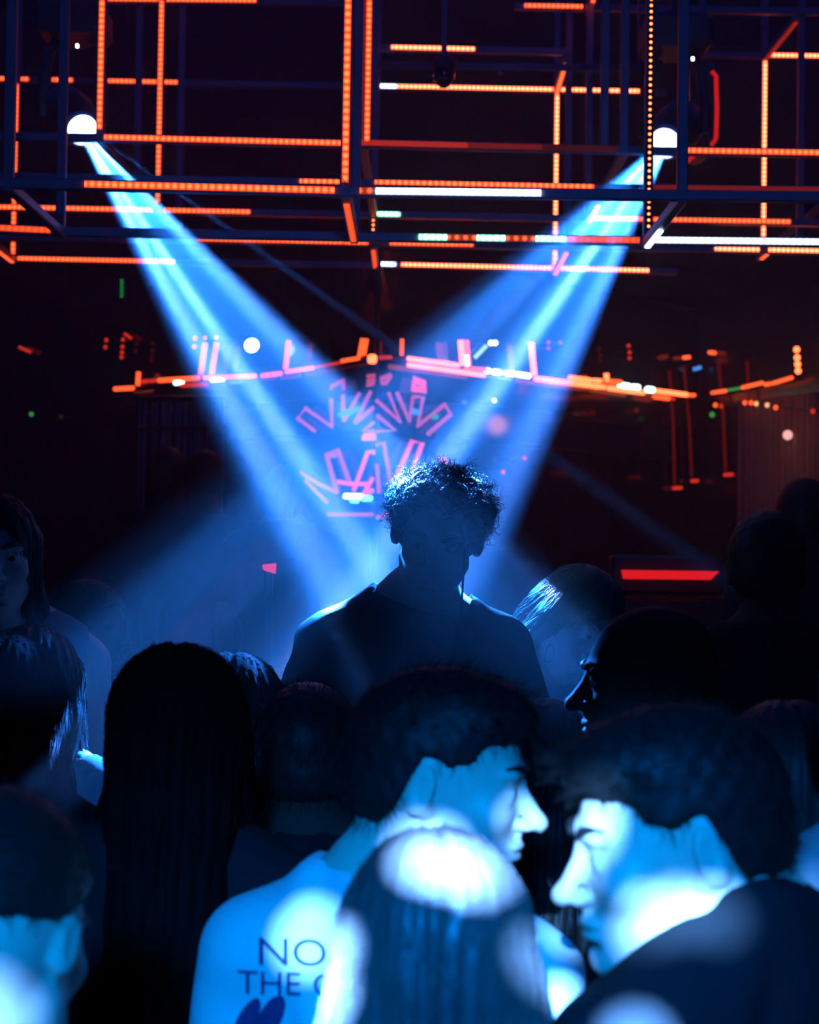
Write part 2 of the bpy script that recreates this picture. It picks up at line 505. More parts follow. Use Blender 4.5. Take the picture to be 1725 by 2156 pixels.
def hair_field(M_unused, style, step, vol=(.009, .012, .016), flare=0.0):
    """hair in the head frame"""
    long_ = style in ('long', 'bob')
    zlo = -.62 if style == 'long' else (-.24 if style == 'bob' else -.13)
    f = Field(lines(-.16, .16, [], step), lines(-.18, .2, [], step), lines(zlo, .18, [(-.2, .2, step)], step * 1.6))
    vx, vy, vz = vol
    f.ell((0, .014, .034), (.076 + vx, .098 + vy, .083 + vz), .01)
    f.ell((0, .035, -.015), (.070 + vx, .076 + vy * .8, .062), .02)
    X, Y, Z = f.grid()
    if long_:
        n = 5 if style == 'long' else 1
        zb = -.56 if style == 'long' else -.15
        for s in (-1, 1):
            f.cap((s * .066, .0, .03), (s * (.078 + flare * .7), .022, -.11), .024, .026, .03)
            if style == 'long': f.cap((s * (.078 + flare * .7), .022, -.11), (s * (.088 + flare), .055, -.5), .026, .03, .03)
        f.ell((0, .072, -.06), (.088, .050, .12), .03)
        if style == 'long':
            f.cap((-.045, .088, -.1), (-.05, .125, -.5), .036, .034, .04)
            f.cap((.045, .088, -.1), (.05, .125, -.5), .036, .034, .04)
            f.cap((0, .094, -.1), (0, .132, -.5), .036, .034, .04)
        f.ell((0, -.105, -.025), (.058, .075, .092), .012, 'sub')
        th = np.arctan2(X, Y + .03); wob = 2.2 * np.sin(Z * 17 + 3 * X * 20) + 5 * Z
        f.F += np.where(f.F < .03, .0016 * np.sin(th * 34 + wob) + .0013 * np.sin(th * 61 - wob * .7), 0)
        f.F += np.where((f.F < .03) & (Z > .02), .006 * np.exp(-(X / .006) ** 2) * np.clip((Z - .02) / .06, 0, 1), 0)
    else:
        hl = np.interp(f.y, HL_Y, {'fade': HL_FADE, 'quiff': HL_UND, 'curly': HL_CURL}.get(style, HL_Z)).astype(np.float32)[None, :, None]
        if style == 'curly':
            f.ell((0, .0, .085), (.088, .100, .050), .03)
            for s in (-1, 1): f.ell((s * .074, .02, .045), (.030, .07, .05), .03)
        if style == 'quiff':
            f.ell((0, -.02, .085), (.068, .085, .042), .03)
        d = np.maximum(f.F, (hl - Z) * .8)
        f.F = d.astype(np.float32)
        a = {'curly': .007, 'quiff': .0009, 'short': .0008, 'crop': .0006, 'fade': .0006}.get(style, .0015)
        q = 150 if style == 'curly' else 260
        nz = sum(np.sin(X * q * u + Y * q * v + Z * q * w_ + ph) for u, v, w_, ph in ((.9, .4, .1, 0), (-.5, .8, .35, 1.3), (.2, -.6, .8, 2.1), (-.7, -.3, -.6, 4), (.45, .9, -.5, 5.2))) / 2.2
        f.F += (np.where(f.F < .03, a * nz, 0)).astype(np.float32)
    return f


def hair_part(root, M, style, m, step=.005, n=900, vol=(.009, .012, .016), width=.0006, seed=1, length=1.0, flare=0.0):
    rng = np.random.default_rng(seed)
    f = hair_field(M, style, step, vol, flare)
    V, Q = f.surface()
    N = f.grad(V)
    if n:
        if style in ('long', 'bob'):
            cand = np.nonzero((V[:, 2] > -.05) & (f_face(V)))[0]
            p = V[rng.choice(cand, n)] + rng.normal(size=(n, 3)) * .002
            m_pts = 22 if style == 'long' else 10
            path = [p.copy()]
            for _ in range(m_pts - 1):
                g = f.grad(p)
                dn = np.array([0, .10, -1.0]) + rng.normal(size=(n, 3)) * .10 + np.stack([p[:, 0] * 2.2, (p[:, 1] > 0) * .35, 0 * p[:, 0]], 1)
                t = dn - g * (dn * g).sum(1, keepdims=True)
                t /= np.linalg.norm(t, axis=1, keepdims=True) + 1e-9
                p = p + t * .021
                g = f.grad(p)
                ix = [np.clip(np.searchsorted(a, p[:, i]), 1, len(a) - 2) for i, a in enumerate((f.x, f.y, f.z))]
                val = f.F[ix[0], ix[1], ix[2]]
                p = p - g * np.clip(val - .0015, -.006, .02)[:, None]
                path.append(p.copy())
            paths = np.stack(path, 1)
        elif style == 'curly':
            i = rng.choice(np.nonzero(V[:, 2] > -.06)[0], n); p0, nn = V[i], N[i]
            t = np.linspace(0, 1, 12)[None, :, None]
            d = nn + rng.normal(size=(n, 3)) * .45 + np.array([0, 0, .25]); d /= np.linalg.norm(d, axis=1, keepdims=True)
            u = np.cross(d, rng.normal(size=(n, 3))); u /= np.linalg.norm(u, axis=1, keepdims=True); v = np.cross(d, u)
            L = rng.uniform(.010, .030, (n, 1, 1)) * length; ra = rng.uniform(.003, .0065, (n, 1, 1)); turns = rng.uniform(.8, 1.9, (n, 1, 1)); ph = rng.uniform(0, 6.28, (n, 1, 1))
            paths = p0[:, None] + d[:, None] * L * t + (u[:, None] * np.cos(ph + turns * 6.28 * t) + v[:, None] * np.sin(ph + turns * 6.28 * t)) * ra - u[:, None] * np.cos(ph) * ra - v[:, None] * np.sin(ph) * ra
            paths -= nn[:, None] * .002
        else:
            i = rng.choice(len(V), n); p0, nn = V[i], N[i]
            t = np.linspace(0, 1, 5)[None, :, None]
            fl = np.stack([0 * p0[:, 0], -.5 * (p0[:, 2] > .06), -1.2 * (p0[:, 2] <= .06)], 1)
            d = nn * .75 + fl + rng.normal(size=(n, 3)) * .25
            d -= nn * np.minimum(0, (d * nn).sum(1, keepdims=True) - .15)
            L = rng.uniform(.006, .016, (n, 1, 1)) * length * np.where(p0[:, 2] > .06, 1.2, .6)[:, None, None]
            paths = p0[:, None] + d[:, None] * L * t + rng.normal(size=(n, 1, 3)) * .004 * t ** 2
        SV, SQ = strands_mesh(paths, width)
        Q = np.concatenate([Q, SQ + len(V)]); V = np.concatenate([V, SV])
    return mesh('hair', V, Q, m, root, WM[root] @ M)


def f_face(V): return ~((V[:, 1] < -.05) & (V[:, 2] < .05) & (np.abs(V[:, 0]) < .05))


def person(label, head, d, yaw, hyaw=None, pitch=0, roll=0, hs=1.0, floor=0.0, fem=False, off=(0, 0), res=.005, hair=None, hmat=None, vol=(.009, .012, .016),
           hn=900, hwidth=.0006, skin=None, top=CLOTH_BLACK, sleeve='short', face=False, neck='crew', seed=1, nose=1.0, hlen=1.0, arms=None, z=None, hstep=.005, group=None, flare=0.0, bs=1.0):
    skin = skin or SKIN
    hyaw = yaw if hyaw is None else hyaw
    hw = P(head[0], head[1], d)
    root = empty('person', (hw.x + off[0], hw.y + off[1], floor), R(yaw))
    tag(root, label, 'person', group)
    s = (hw.z - floor) / 1.635 * bs
    loc = WM[root].inverted() @ hw
    MH = Matrix.Translation(loc) @ Matrix.Rotation(R(hyaw - yaw), 4, 'Z') @ Matrix.Rotation(R(roll), 4, 'Y') @ Matrix.Rotation(R(pitch), 4, 'X') @ Matrix.Scale(hs, 4)
    zn, zs = 1.475 * s, 1.415 * s
    wf = .88 if fem else 1.0
    cs = res * 3.2
    f = Field(lines(-.42, .42, [(loc.x - .105 * hs, loc.x + .105 * hs, res), (-.25, .25, cs)], cs * 1.4),
              lines(min(-.36, loc.y - .18), max(.24, loc.y + .2), [(loc.y - .14 * hs, loc.y + .14 * hs, res)], cs * 1.2),
              lines(-.01, loc.z + .16 * hs, [(zn, loc.z + .2, res), (1.2 * s, zn, cs * .7)], cs * 1.5))
    # trunk
    f.ell((0, .01, .95 * s), (.165 if not fem else .172, .112, .12 * s), .05)
    f.ell((0, .0, 1.10 * s), (.142 * wf, .098, .15 * s), .06)
    f.ell((0, .005, 1.29 * s), (.168 * wf, .112, .17 * s), .06)
    if fem:
        for q in (-1, 1): f.ell((q * .072, -.092, 1.27 * s), (.056, .05, .056), .04)
    sw = .170 * wf
    for q in (-1, 1):
        f.cap((q * .06, .02, zn - .015), (q * sw, .015, zs - .005), .050, .052, .05)
    nb = Vector((0, .018, zn - .02)); nt = MH @ Vector((0, .022, -.055))
    f.cap(nb, nt, .056 * wf, .050 * wf, .03)
    f.cap(Vector((0, .04, zn - .03)), MH @ Vector((0, .05, -.02)), .05 * wf, .045 * wf, .03)
    for q in (-1, 1): f.cap((q * .035, .035, zn + .05), (q * .12, .025, zs + .015), .028, .040, .05)
    # arms, hands
    AR = []
    for q in (-1, 1):
        if arms and arms.get(q): el, wr = [Vector(v) for v in arms[q]]
        else: el, wr = Vector((q * (sw + .06), .03, 1.11 * s)), Vector((q * (sw + .055), -.06, .87 * s))
        sh = Vector((q * (sw + .012), .012, zs - .018)); AR.append((sh, el, wr))
        f.cap(sh, el, .052 if not fem else .044, .040 if not fem else .034, .03)
        f.cap(el, wr, .041 if not fem else .034, .027, .02)
        dr = (wr - el).normalized(); pm = wr + dr * .055
        sd = dr.cross(Vector((q, 0, .0))).normalized() if abs(dr.x) < .9 else Vector((0, 0, 1))
        f.cap(wr, pm, .026, .030, .02)
        for i in range(4):
            b = pm + sd * (.019 * (i - 1.5)) + dr * .01; Lf = (.062, .074, .07, .055)[i]
            k1 = b + dr * Lf * .55; k2 = k1 + (dr + Vector((-q * .5, 0, 0))).normalized() * Lf * .5
            f.cap(b, k1, .0095, .0085, .004); f.cap(k1, k2, .0085, .007, .004)
        f.cap(wr + dr * .02 - sd * .02, wr + dr * .075 - sd * .052, .012, .009, .008)
    # legs, feet
    for q in (-1, 1):
        f.cap((q * .09, .01, .92 * s), (q * .098, -.005, .49 * s), .088, .056, .03)
        f.cap((q * .098, -.005, .49 * s), (q * .1, .025, .09 * s), .056, .038, .02)
        f.ell((q * .1, .03, .33 * s), (.05, .055, .12 * s), .03)
        f.cap((q * .1, .03, .045), (q * .112, -.15, .035), .038, .032, .02)
    X, Y, Z = f.grid()
    torso = f.F.copy()
    head_shape(f, MH, fem, nose)
    V, Q = f.surface()
    mesh('body', V, Q, skin, root)
    # clothes: the body's own shape, a little larger, ended at neckline, cuffs and hem
    X, Y, Z = f.grid()
    g = Field(lines(-.42, .42, [], cs * .8), lines(-.36, .25, [], cs * .8), lines(.84 * s, zn + .14, [], cs * .8))
    wr_ = .010 if sleeve != 'tank' else .006
    g.ell((0, .01, .95 * s), (.168 if not fem else .174, .118, .13 * s), .05)
    g.ell((0, .0, 1.10 * s), (.150 * wf, .104, .16 * s), .06)
    g.ell((0, .005, 1.29 * s), (.171 * wf, .116, .17 * s), .06)
    if fem:
        for q in (-1, 1): g.ell((q * .072, -.094, 1.27 * s), (.057, .052, .057), .05)
    for q in (-1, 1):
        g.cap((q * .06, .02, zn - .015), (q * sw, .015, zs - .005), .051, .053, .05)
        g.cap((q * .035, .035, zn + .05), (q * .12, .025, zs + .015), .022, .040, .05)
        sh, el, wr = AR[0 if q < 0 else 1]
        if sleeve in ('short', 'long'):
            e2 = el if sleeve == 'long' else sh + (el - sh) * .72
            g.cap(sh, e2, .056 if not fem else .048, .052 if not fem else .044, .03)
            if sleeve == 'long': g.cap(el, wr - (wr - el) * .04, .047, .034, .02)
    Xg, Yg, Zg = g.grid()
    g.F -= wr_
    g.F += np.where(g.F < .05, .0035 * np.sin(Zg * 42 + 9 * np.sin(Xg * 9 + seed) + Yg * 20) * np.sin(Xg * 23 + seed * 2 + Zg * 14), 0).astype(np.float32)
    ax = (nt - nb).normalized()
    if neck != 'wide':
        hc = .048 if neck == 'crew' else .085
        g.cap((0, .04, zn - .04), Vector((0, .045, zn + .01)) + ax * .03, .058 * wf, .052 * wf, .03)
        g.cap(nb, nb + ax * (hc + .03), .066 * wf, .062 * wf, .03)
        pn = (ax + Vector((0, -.38, .25))).normalized(); pc = nb + ax * hc
        pl = (Xg - pc.x) * pn.x + (Yg - pc.y) * pn.y + (Zg - pc.z) * pn.z
        al = (Xg - nb.x) * ax.x + (Yg - nb.y) * ax.y + (Zg - nb.z) * ax.z
        rd = np.sqrt(np.maximum((Xg - nb.x) ** 2 + (Yg - nb.y) ** 2 + (Zg - nb.z) ** 2 - al ** 2, 0))
        g.F = np.where((rd < .10) & (al > 0), np.maximum(g.F, pl), g.F).astype(np.float32)
    if neck == 'wide':
        g.ell((0, -.03, zn + .06), (.125, .12, .10), .01, 'sub')
    if sleeve == 'tank':
        for q in (-1, 1): g.ell((q * (sw + .06), .01, zs - .02), (.062, .15, .12), .01, 'sub')
    for q in (-1, 1):
        sh, el, wr = AR[0 if q < 0 else 1]
        if sleeve == 'short':
            a = sh + (el - sh) * .72; dr = (el - sh).normalized()
            cut = (a.x - Xg) * dr.x + (a.y - Yg) * dr.y + (a.z - Zg) * dr.z
            zone = (q * Xg > sw + .005) & (Zg < zs - .08)
            g.F = np.where(zone, np.maximum(g.F, -cut), g.F).astype(np.float32)
    V, Q = g.surface()
    shirt = mesh('shirt' if sleeve != 'tank' else 'tank_top', V, Q, top, root)
    # trousers and shoes (below the frame, but part of the figure)
    h = Field(lines(-.3, .3, [], .02), lines(-.22, .2, [], .02), lines(.05, 1.0 * s, [], .03))
    h.ell((0, .01, .95 * s), (.172, .118, .11 * s), .04)
    for q in (-1, 1):
        h.cap((q * .09, .01, .92 * s), (q * .098, -.005, .49 * s), .096, .068, .03)
        h.cap((q * .098, -.005, .49 * s), (q * .1, .025, .1 * s), .068, .056, .03)
    V, Q = h.surface(); mesh('trousers', V, Q, DENIM, root)
    for q in (-1, 1):
        k = Field(lines(q * .11 - .09, q * .11 + .09, [], .012), lines(-.26, .13, [], .012), lines(-.012, .14, [], .012))
        k.cap((q * .1, .03, .05), (q * .113, -.16, .042), .047, .042, .02); k.cap((q * .1, .03, .05), (q * .1, .028, .1), .047, .046, .02)
        k.F = np.maximum(k.F, -k.grid()[2])
        V, Q = k.surface(); mesh('shoe', V, Q, CLOTH_BLACK, root)
    # hair and face details
    if hair: hair_part(root, MH, hair, hmat or HAIR_BLACK, hstep, hn, vol, hwidth, seed, hlen, flare)
    if face:
        for q in (-1, 1):
            b = MB(); c = Vector((q * .031, -.0795, .0)); n_ = 14
            Mx = MH @ Matrix.Translation(c) @ Matrix.Rotation(PI / 2, 4, 'X')
            prof = [(max(1e-4, .0137 * math.sin(t)), .0137 * math.cos(t)) for t in [i * PI / 10 for i in range(11)]]
            b.lathe(prof, 16); e = b.build('eye', EYE, root, WM[root] @ Mx, True)
            b = MB(); b.lathe([(max(1e-4, .0141 * math.sin(t)), .0141 * math.cos(t)) for t in (0, .12, .25, .38, .47)], 16)
            b.build('iris', IRIS, e, WM[root] @ Mx, True)
            b = MB()
            pts = [Vector((q * (.012 + .036 * t), -.0985 + .018 * t * t, .021 + .008 * math.sin(t * 2.2))) for t in [i / 6 for i in range(7)]]
            b.tube(pts, .0042, 6, taper=lambda t: .55 + .9 * math.sin(PI * min(1, t + .12)))
            b.build('eyebrow', hmat or BROW, root, WM[root] @ MH, True)
    root_info[root] = dict(MH=MH, shirt=shirt, s=s, zn=zn)
    return root


root_info = {}
# ---------------------------------------------------------------- the room
BLACKWALL = mat('wall_paint_black', (.004, .004, .005), .85, spec=.05, noise=.3, nscale=3, bump=.2)
FLOORM = mat('floor_dark', (.01, .01, .011), .5, spec=.2, noise=.3, nscale=2)
RX0, RX1, RY0, RY1, RZ = -3.4, 3.6, -3.2, 10.2, 5.0


def struct(name, b, m, parent=None, smooth=False):
    o = b.build(name, m, parent, None, smooth)
    if parent is None: o['kind'] = 'structure'
    return o


struct('floor', MB().box((RX0, RY0, -.1), (RX1, RY1, 0)), FLOORM)
struct('ceiling', MB().box((RX0, RY0, RZ), (RX1, RY1, RZ + .1)), BLACKWALL)
struct('wall_back', MB().box((RX0, RY1, 0), (RX1, RY1 + .1, RZ)), BLACKWALL)
struct('wall_front', MB().box((RX0, RY0 - .1, 0), (RX1, RY0, RZ)), BLACKWALL)
struct('wall_left', MB().box((RX0 - .1, RY0, 0), (RX0, RY1, RZ)), BLACKWALL)
struct('wall_right', MB().box((RX1, RY0, 0), (RX1 + .1, RY1, RZ)), BLACKWALL)
STAGE_Z = .30
tag(MB().box((-2.6, 3.12, .001), (2.6, 6.2, STAGE_Z), .02).build('stage_riser', mat('stage_deck', (.015, .015, .016), .6, bump=.2)),
    'low black stage riser the man in headphones stands on', 'stage')
tag(MB().box((-1.6, 6.22, .001), (.6, 7.15, .52), .02).build('back_riser', MATS['stage_deck']),
    'higher black riser along the foot of the wedge wall', 'stage')

# wedge of glossy panels behind the stage, its edge towards the dance floor
GLOSS = mat('acrylic_black_gloss', (.010, .012, .02), .10, spec=.6, noise=.2, nscale=4)
WA, WL, WR_, WE = [Vector((P(px, 1000, d).x, P(px, 1000, d).y, 0)) for px, d in ((790, 7.5), (240, 8.8), (1465, 9.15), (1800, 8.0))]
WTOP = 3.25


def wall_panel(name, a, b, z0, z1, m, th=.06):
    t = (b - a).normalized(); n = Vector((t.y, -t.x, 0))
    if n.y > 0: n = -n
    q = MB(); vs = []
    for p in (a, b):
        for o in (0, -th):
            for z in (z0, z1): vs.append(p + n * o + Vector((0, 0, z)))
    q.add(vs, [(0, 4, 5, 1), (2, 3, 7, 6), (1, 5, 7, 3), (0, 2, 6, 4), (0, 1, 3, 2), (4, 6, 7, 5)])
    return struct(name, q, m), n


o, NL = wall_panel('wall_stage_left', WA, WA + (WL - WA) * 1.5, 0, WTOP, GLOSS)
o, NR = wall_panel('wall_stage_right', WA, WR_, 0, WTOP, GLOSS)
RED_SHEEN = mat('acrylic_dark_sheen', (.02, .02, .024), .25, spec=.5, noise=.2, nscale=5)
o, NE = wall_panel('wall_stage_side', WR_, WE, 0, WTOP, RED_SHEEN)
SEAM = mat('seam_black', (.004, .004, .004), .6)
k = 0
for (a, b, n) in ((WA, WL, NL), (WA, WR_, NR)):
    for py in (836, 912):
        z = on_plane(785, py, WA, Vector((0, 1, 0))).z
        k += 1
        q = MB(); vs = [p + n * o + Vector((0, 0, zz)) for p in (a, b) for o in (.002, .008) for zz in (z - .012, z + .012)]
        q.add(vs, [(0, 4, 5, 1), (2, 3, 7, 6), (1, 5, 7, 3), (0, 2, 6, 4), (0, 1, 3, 2), (4, 6, 7, 5)])
        struct('trim_%d' % k, q, SEAM)
struct('trim_5', MB().tube([WA + Vector((0, -.02, 0)), WA + Vector((0, -.02, WTOP))], .014, 8), SEAM)
# ---------------------------------------------------------------- steel tube frames with diode strips
STEEL = mat('steel_tube_dark', (.14, .14, .15), .45, metal=.35, spec=.5, noise=.15, nscale=25)
HALF = .0085
RED = (1.0, .065, .017)
led('led_red', RED, 1.2, 7.0, .0197, HALF)
led('led_red_hot', (1.0, .11, .045), 2.5, 16.0, .0197, HALF)
led('led_red_soft', RED, 1.0, 2.4, .0197, HALF)
led('led_white', (.50, .66, 1.0), 3.0, 14.0, .0197, HALF)
led('led_green', (.22, 1.0, .52), 2.5, 16.0, .0197, HALF)
led('led_amber', (1.0, .10, .03), .35, 2.6, .026, HALF)
led('led_points', (1.0, .13, .04), .0, 14.0, .0186, .0045)
glow('led_even', (1.0, .05, .03), .42)  # red light on bare steel tubes, put in as weak emission in three steps
glow('led_even_low', (1.0, .06, .05), .16)  # weaker step of the red light on bare tubes
glow('led_even_faint', (1.0, .10, .10), .05)  # weakest step of the red light on bare tubes
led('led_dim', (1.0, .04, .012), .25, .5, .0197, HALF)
CEIL = RZ


def tube_bar(frame, a, b, w=.028, m=None, face=(0, -1, 0)):
    L = (b - a).length
    M = frame_of(a, b, face)
    q = MB(); q.box((-w * .45, -w / 2, -w / 2), (L + w * .45, w / 2, w / 2), w * .12)
    return q.build('tube', m or STEEL, frame, M)


def strip(tube, a, b, kind, w=.028, lw=.017, face=(0, -1, 0)):
    M = frame_of(a, b, face); L = (b - a).length
    q = MB(); q.box((0, -lw / 2, w / 2 + .0005), (L, lw / 2, w / 2 + .005))
    return q.build('led_strip', MATS['led_' + kind], tube, M)  # serves real diode rows and the painted red on bare tubes


def bar(frame, x0, y0, x1, y1, d0, d1=None, leds=(), w=.028, lw=.017, ceil=False, m=None):
    """one tube between two photograph pixels at depths d0, d1; leds are (from, to, kind) in pixels along its longer direction"""
    d1 = d1 or d0
    a, b = P(x0, y0, d0), P(x1, y1, d1)
    depth = abs(d1 - d0) > .05
    face = (0, -1, 0) if not depth else (0, -.35, -1)
    a0 = a
    if ceil: a = Vector((b.x + (a.x - b.x) * .2, b.y, CEIL + .0))
    t = tube_bar(frame, a, b, w, m, face)
    hor = abs(x1 - x0) > abs(y1 - y0) if not depth else abs(y1 - y0) < 0
    for (s, e, kind) in leds:
        pts = []
        for v in (s, e):
            if hor: u = (v - x0) / (x1 - x0)
            else: u = (v - y0) / (y1 - y0)
            iz = 1 / d0 + (1 / d1 - 1 / d0) * u
            q = P(x0 + (x1 - x0) * u, y0 + (y1 - y0) * u, 1 / iz)
            ab = b - a; q = a + ab * ((q - a).dot(ab) / ab.length_squared)
            pts.append(q)
        strip(t, pts[0], pts[1], kind, w, lw, face)
    return t


def frame(label, px, d):
    e = empty('led_tube_frame', (P(px, 300, d).x, P(px, 300, d).y, CEIL))
    return tag(e, label, 'light frame', 'hanging light frames')


DA, DB, DC, DC2, DD, DE, DF = 4.5, 5.16, 5.74, 5.5, 6.9, 7.1, 7.55
# frame nearest the dance floor
fr = frame('nearest hanging steel tube frame, white strip at mid length, spanning the picture', 735, DA)
bar(fr, -70, 384, 735, 404, DA, leds=[(181, 705, 'red')])
bar(fr, 735, 404, 1800, 417, DA, leds=[(758, 786, 'amber'), (792, 1138, 'white')])
bar(fr, 25, -150, 18, 390, DA, ceil=True)
bar(fr, 736, -150, 727, 404, DA, leds=[(-300, 386, 'red')], ceil=True)
bar(fr, 1441, -150, 1436, 412, DA, ceil=True)
bar(fr, 131, 488, 750, 499, DB)
bar(fr, 750, 499, 1362, 508, DB, leds=[(883, 941, 'green'), (944, 1001, 'amber'), (1004, 1064, 'green'), (1068, 1125, 'amber'), (1128, 1192, 'green'), (1195, 1345, 'red_soft')])
bar(fr, -80, 478, 131, 488, DB, leds=[(-60, 108, 'red_soft')])
bar(fr, 1362, 507, 1800, 512, DB, leds=[(1380, 1722, 'white')])
bar(fr, 136, -150, 127, 490, DB, ceil=True)
bar(fr, 757, -150, 748, 500, DB, ceil=True)
bar(fr, 1374, -150, 1364, 507, DB, leds=[(-300, 486, 'points')], ceil=True)
bar(fr, 20, 394, 130, 491, DA, DB)
bar(fr, 728, 406, 746, 502, DA, DB, leds=[(418, 496, 'red_soft')])
bar(fr, 1436, 417, 1362, 511, DA, DB, leds=[(474, 509, 'white')])
# second frame
fr = frame('second hanging steel tube frame, just behind the two blue beam lamps', 784, DC)
bar(fr, -70, 287, 215, 291, DC)
bar(fr, 215, 291, 735, 304, DC, leds=[(222, 722, 'red')])
bar(fr, 735, 302, 1440, 320, DC, leds=[(758, 985, 'even'), (985, 1140, 'even_low'), (1140, 1300, 'even_faint')])  # these strips stand for red light fallen on the bare tube
bar(fr, 1440, 319, 1800, 325, DC, leds=[(1447, 1800, 'red')])
bar(fr, 218, -150, 211, 291, DC, leds=[(-300, 274, 'red')], ceil=True)
bar(fr, 784, -150, 773, 306, DC, leds=[(-300, 300, 'red')], w=.03, ceil=True)
bar(fr, 768, -150, 764, 303, DC, leds=[(-300, 298, 'even_low')], ceil=True)  # red cast on this tube, put in as a glowing strip
bar(fr, 1319, -150, 1314, 316, DC, ceil=True)
bar(fr, 1277, -150, 1272, 316, DC, ceil=True)
bar(fr, -70, 369, 735, 385, DC2, leds=[(632, 720, 'red')], w=.022, lw=.013)
bar(fr, 735, 384, 1310, 396, DC2, leds=[(790, 1250, 'red')], w=.022, lw=.013)
bar(fr, 1310, 395, 1800, 401, DC2, leds=[(1375, 1800, 'even_low')], w=.022, lw=.013)  # red-lit face of the tube, painted as a weak glow
bar(fr, -70, 436, 336, 444, DD, leds=[(-60, 330, 'red')])
bar(fr, 336, 444, 790, 453, DD, leds=[(348, 528, 'red')])
bar(fr, 790, 452, 1240, 461, DD, leds=[(793, 842, 'green')])
bar(fr, 1240, 461, 1800, 471, DD, leds=[(1247, 1663, 'red')])
bar(fr, 345, -150, 333, 444, DD, leds=[(2, 428, 'red')], ceil=True)
bar(fr, 792, -150, 786, 496, DD, leds=[(456, 492, 'points')], ceil=True)
bar(fr, 1243, -150, 1238, 461, DD, ceil=True)
bar(fr, 212, 293, 334, 446, DC, DD)
bar(fr, 765, 306, 788, 453, DC, DD)
bar(fr, 1316, 318, 1240, 461, DC, DD, leds=[(424, 458, 'red_soft')])
for x in (-70, 1800): bar(fr, x, 385, x, 404, DC2, DC2, w=.022)
# third frame, farthest
fr = frame('farthest hanging steel tube frame, in front of the wedge wall', 1170, DF)
bar(fr, -70, 543, 404, 553, DF, leds=[(40, 368, 'red')])
bar(fr, 404, 552, 795, 559, DF)
bar(fr, 795, 557, 1420, 572, DF, leds=[(797, 833, 'white'), (846, 1365, 'red_hot')])
bar(fr, -70, 500, 404, 505, DE)
bar(fr, 404, 504, 795, 513, DE, leds=[(417, 775, 'red')])
bar(fr, 795, 513, 1195, 520, DE, leds=[(822, 997, 'red')])
bar(fr, 1195, 519, 1800, 531, DE, leds=[(1505, 1597, 'red_hot'), (1618, 1800, 'red_hot')])
bar(fr, 37, 160, 29, 546, DF, leds=[(178, 535, 'red')], ceil=True)
bar(fr, 1171, 190, 1168, 573, DF, leds=[(198, 573, 'red_hot')], ceil=True)
bar(fr, 1610, 120, 1606, 536, DF, leds=[(128, 500, 'red_hot')], ceil=True)
bar(fr, 792, -150, 788, 560, DF, ceil=True)
bar(fr, -70, 166, 404, 176, DF, leds=[(-60, 14, 'red'), (47, 62, 'red'), (112, 155, 'red'), (230, 375, 'red')])
bar(fr, 404, 176, 795, 183, DF)
bar(fr, 795, 183, 1400, 195, DF, leds=[(802, 836, 'white'), (838, 1345, 'red_hot')])
bar(fr, 1400, 115, 1800, 121, DF, leds=[(1620, 1800, 'red_hot')])
bar(fr, 190, 0, 795, 6, DE, leds=[(227, 540, 'red')])
bar(fr, 795, 101, 1195, 110, DE, leds=[(825, 1000, 'red_hot')])
bar(fr, 1090, 14, 1800, 27, DE, leds=[(1105, 1226, 'red')])
bar(fr, 1192, 126, 1171, 193, DE, DF, leds=[(128, 188, 'red')])
bar(fr, 1258, -40, 1240, 26, DE - .4, DE, leds=[(-30, 26, 'red')])
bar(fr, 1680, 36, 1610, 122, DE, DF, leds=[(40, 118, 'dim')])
bar(fr, 1800, 376, 1600, 541, DE - .2, DF, leds=[(500, 538, 'red')])
bar(fr, 786, 516, 791, 558, DE, DF, leds=[(520, 556, 'red_soft')])
bar(fr, 1195, 522, 1168, 573, DE, DF, leds=[(526, 570, 'red')])
bar(fr, -20, 508, 29, 546, DE, DF, leds=[(512, 544, 'red')])
bar(fr, 1195, -150, 1194, 520, DE, ceil=True)
bar(fr, 1690, -150, 1684, 528, DE, ceil=True)
bar(fr, 380, -150, 376, 505, DE, ceil=True)
bar(fr, 288, -150, 286, 505, DE, ceil=True)

# loose wires at the near frame's joints
WIRE = mat('wire_black', (.03, .03, .035), .5)
tag(MB().tube([P(733, 395, 4.5), P(722, 376, 4.44), P(710, 366, 4.43), P(698, 362, 4.43), P(687, 366, 4.43)], .0012, 6).build('wire', WIRE, smooth=True),
    'thin stray wire curling up beside the long red vertical strip', 'wire')
tag(MB().tube([P(128, 489, 5.16), P(118, 497, 5.11), P(116, 505, 5.1), P(124, 503, 5.1), P(127, 513, 5.1)], .0014, 6).build('wire', WIRE, smooth=True),
    'short wire tail hanging from the lower left frame corner', 'wire')
tag(MB().tube([P(737, 499, 5.16), P(727, 508, 5.1), P(722, 520, 5.1), P(718, 532, 5.1)], .0014, 6).build('wire', WIRE, smooth=True),
    'short wire tail hanging below the middle frame corner', 'wire')

# ---------------------------------------------------------------- moving-head lamps
HOUSING = mat('housing_black', (.018, .018, .02), .45, spec=.4)
LENSM = glow('lens_glow', (.55, .72, 1.0), 7.0, see=True)
RIMM = mat('lens_rim_glass', (.5, .5, .52), .08, metal=.3, spec=.8)


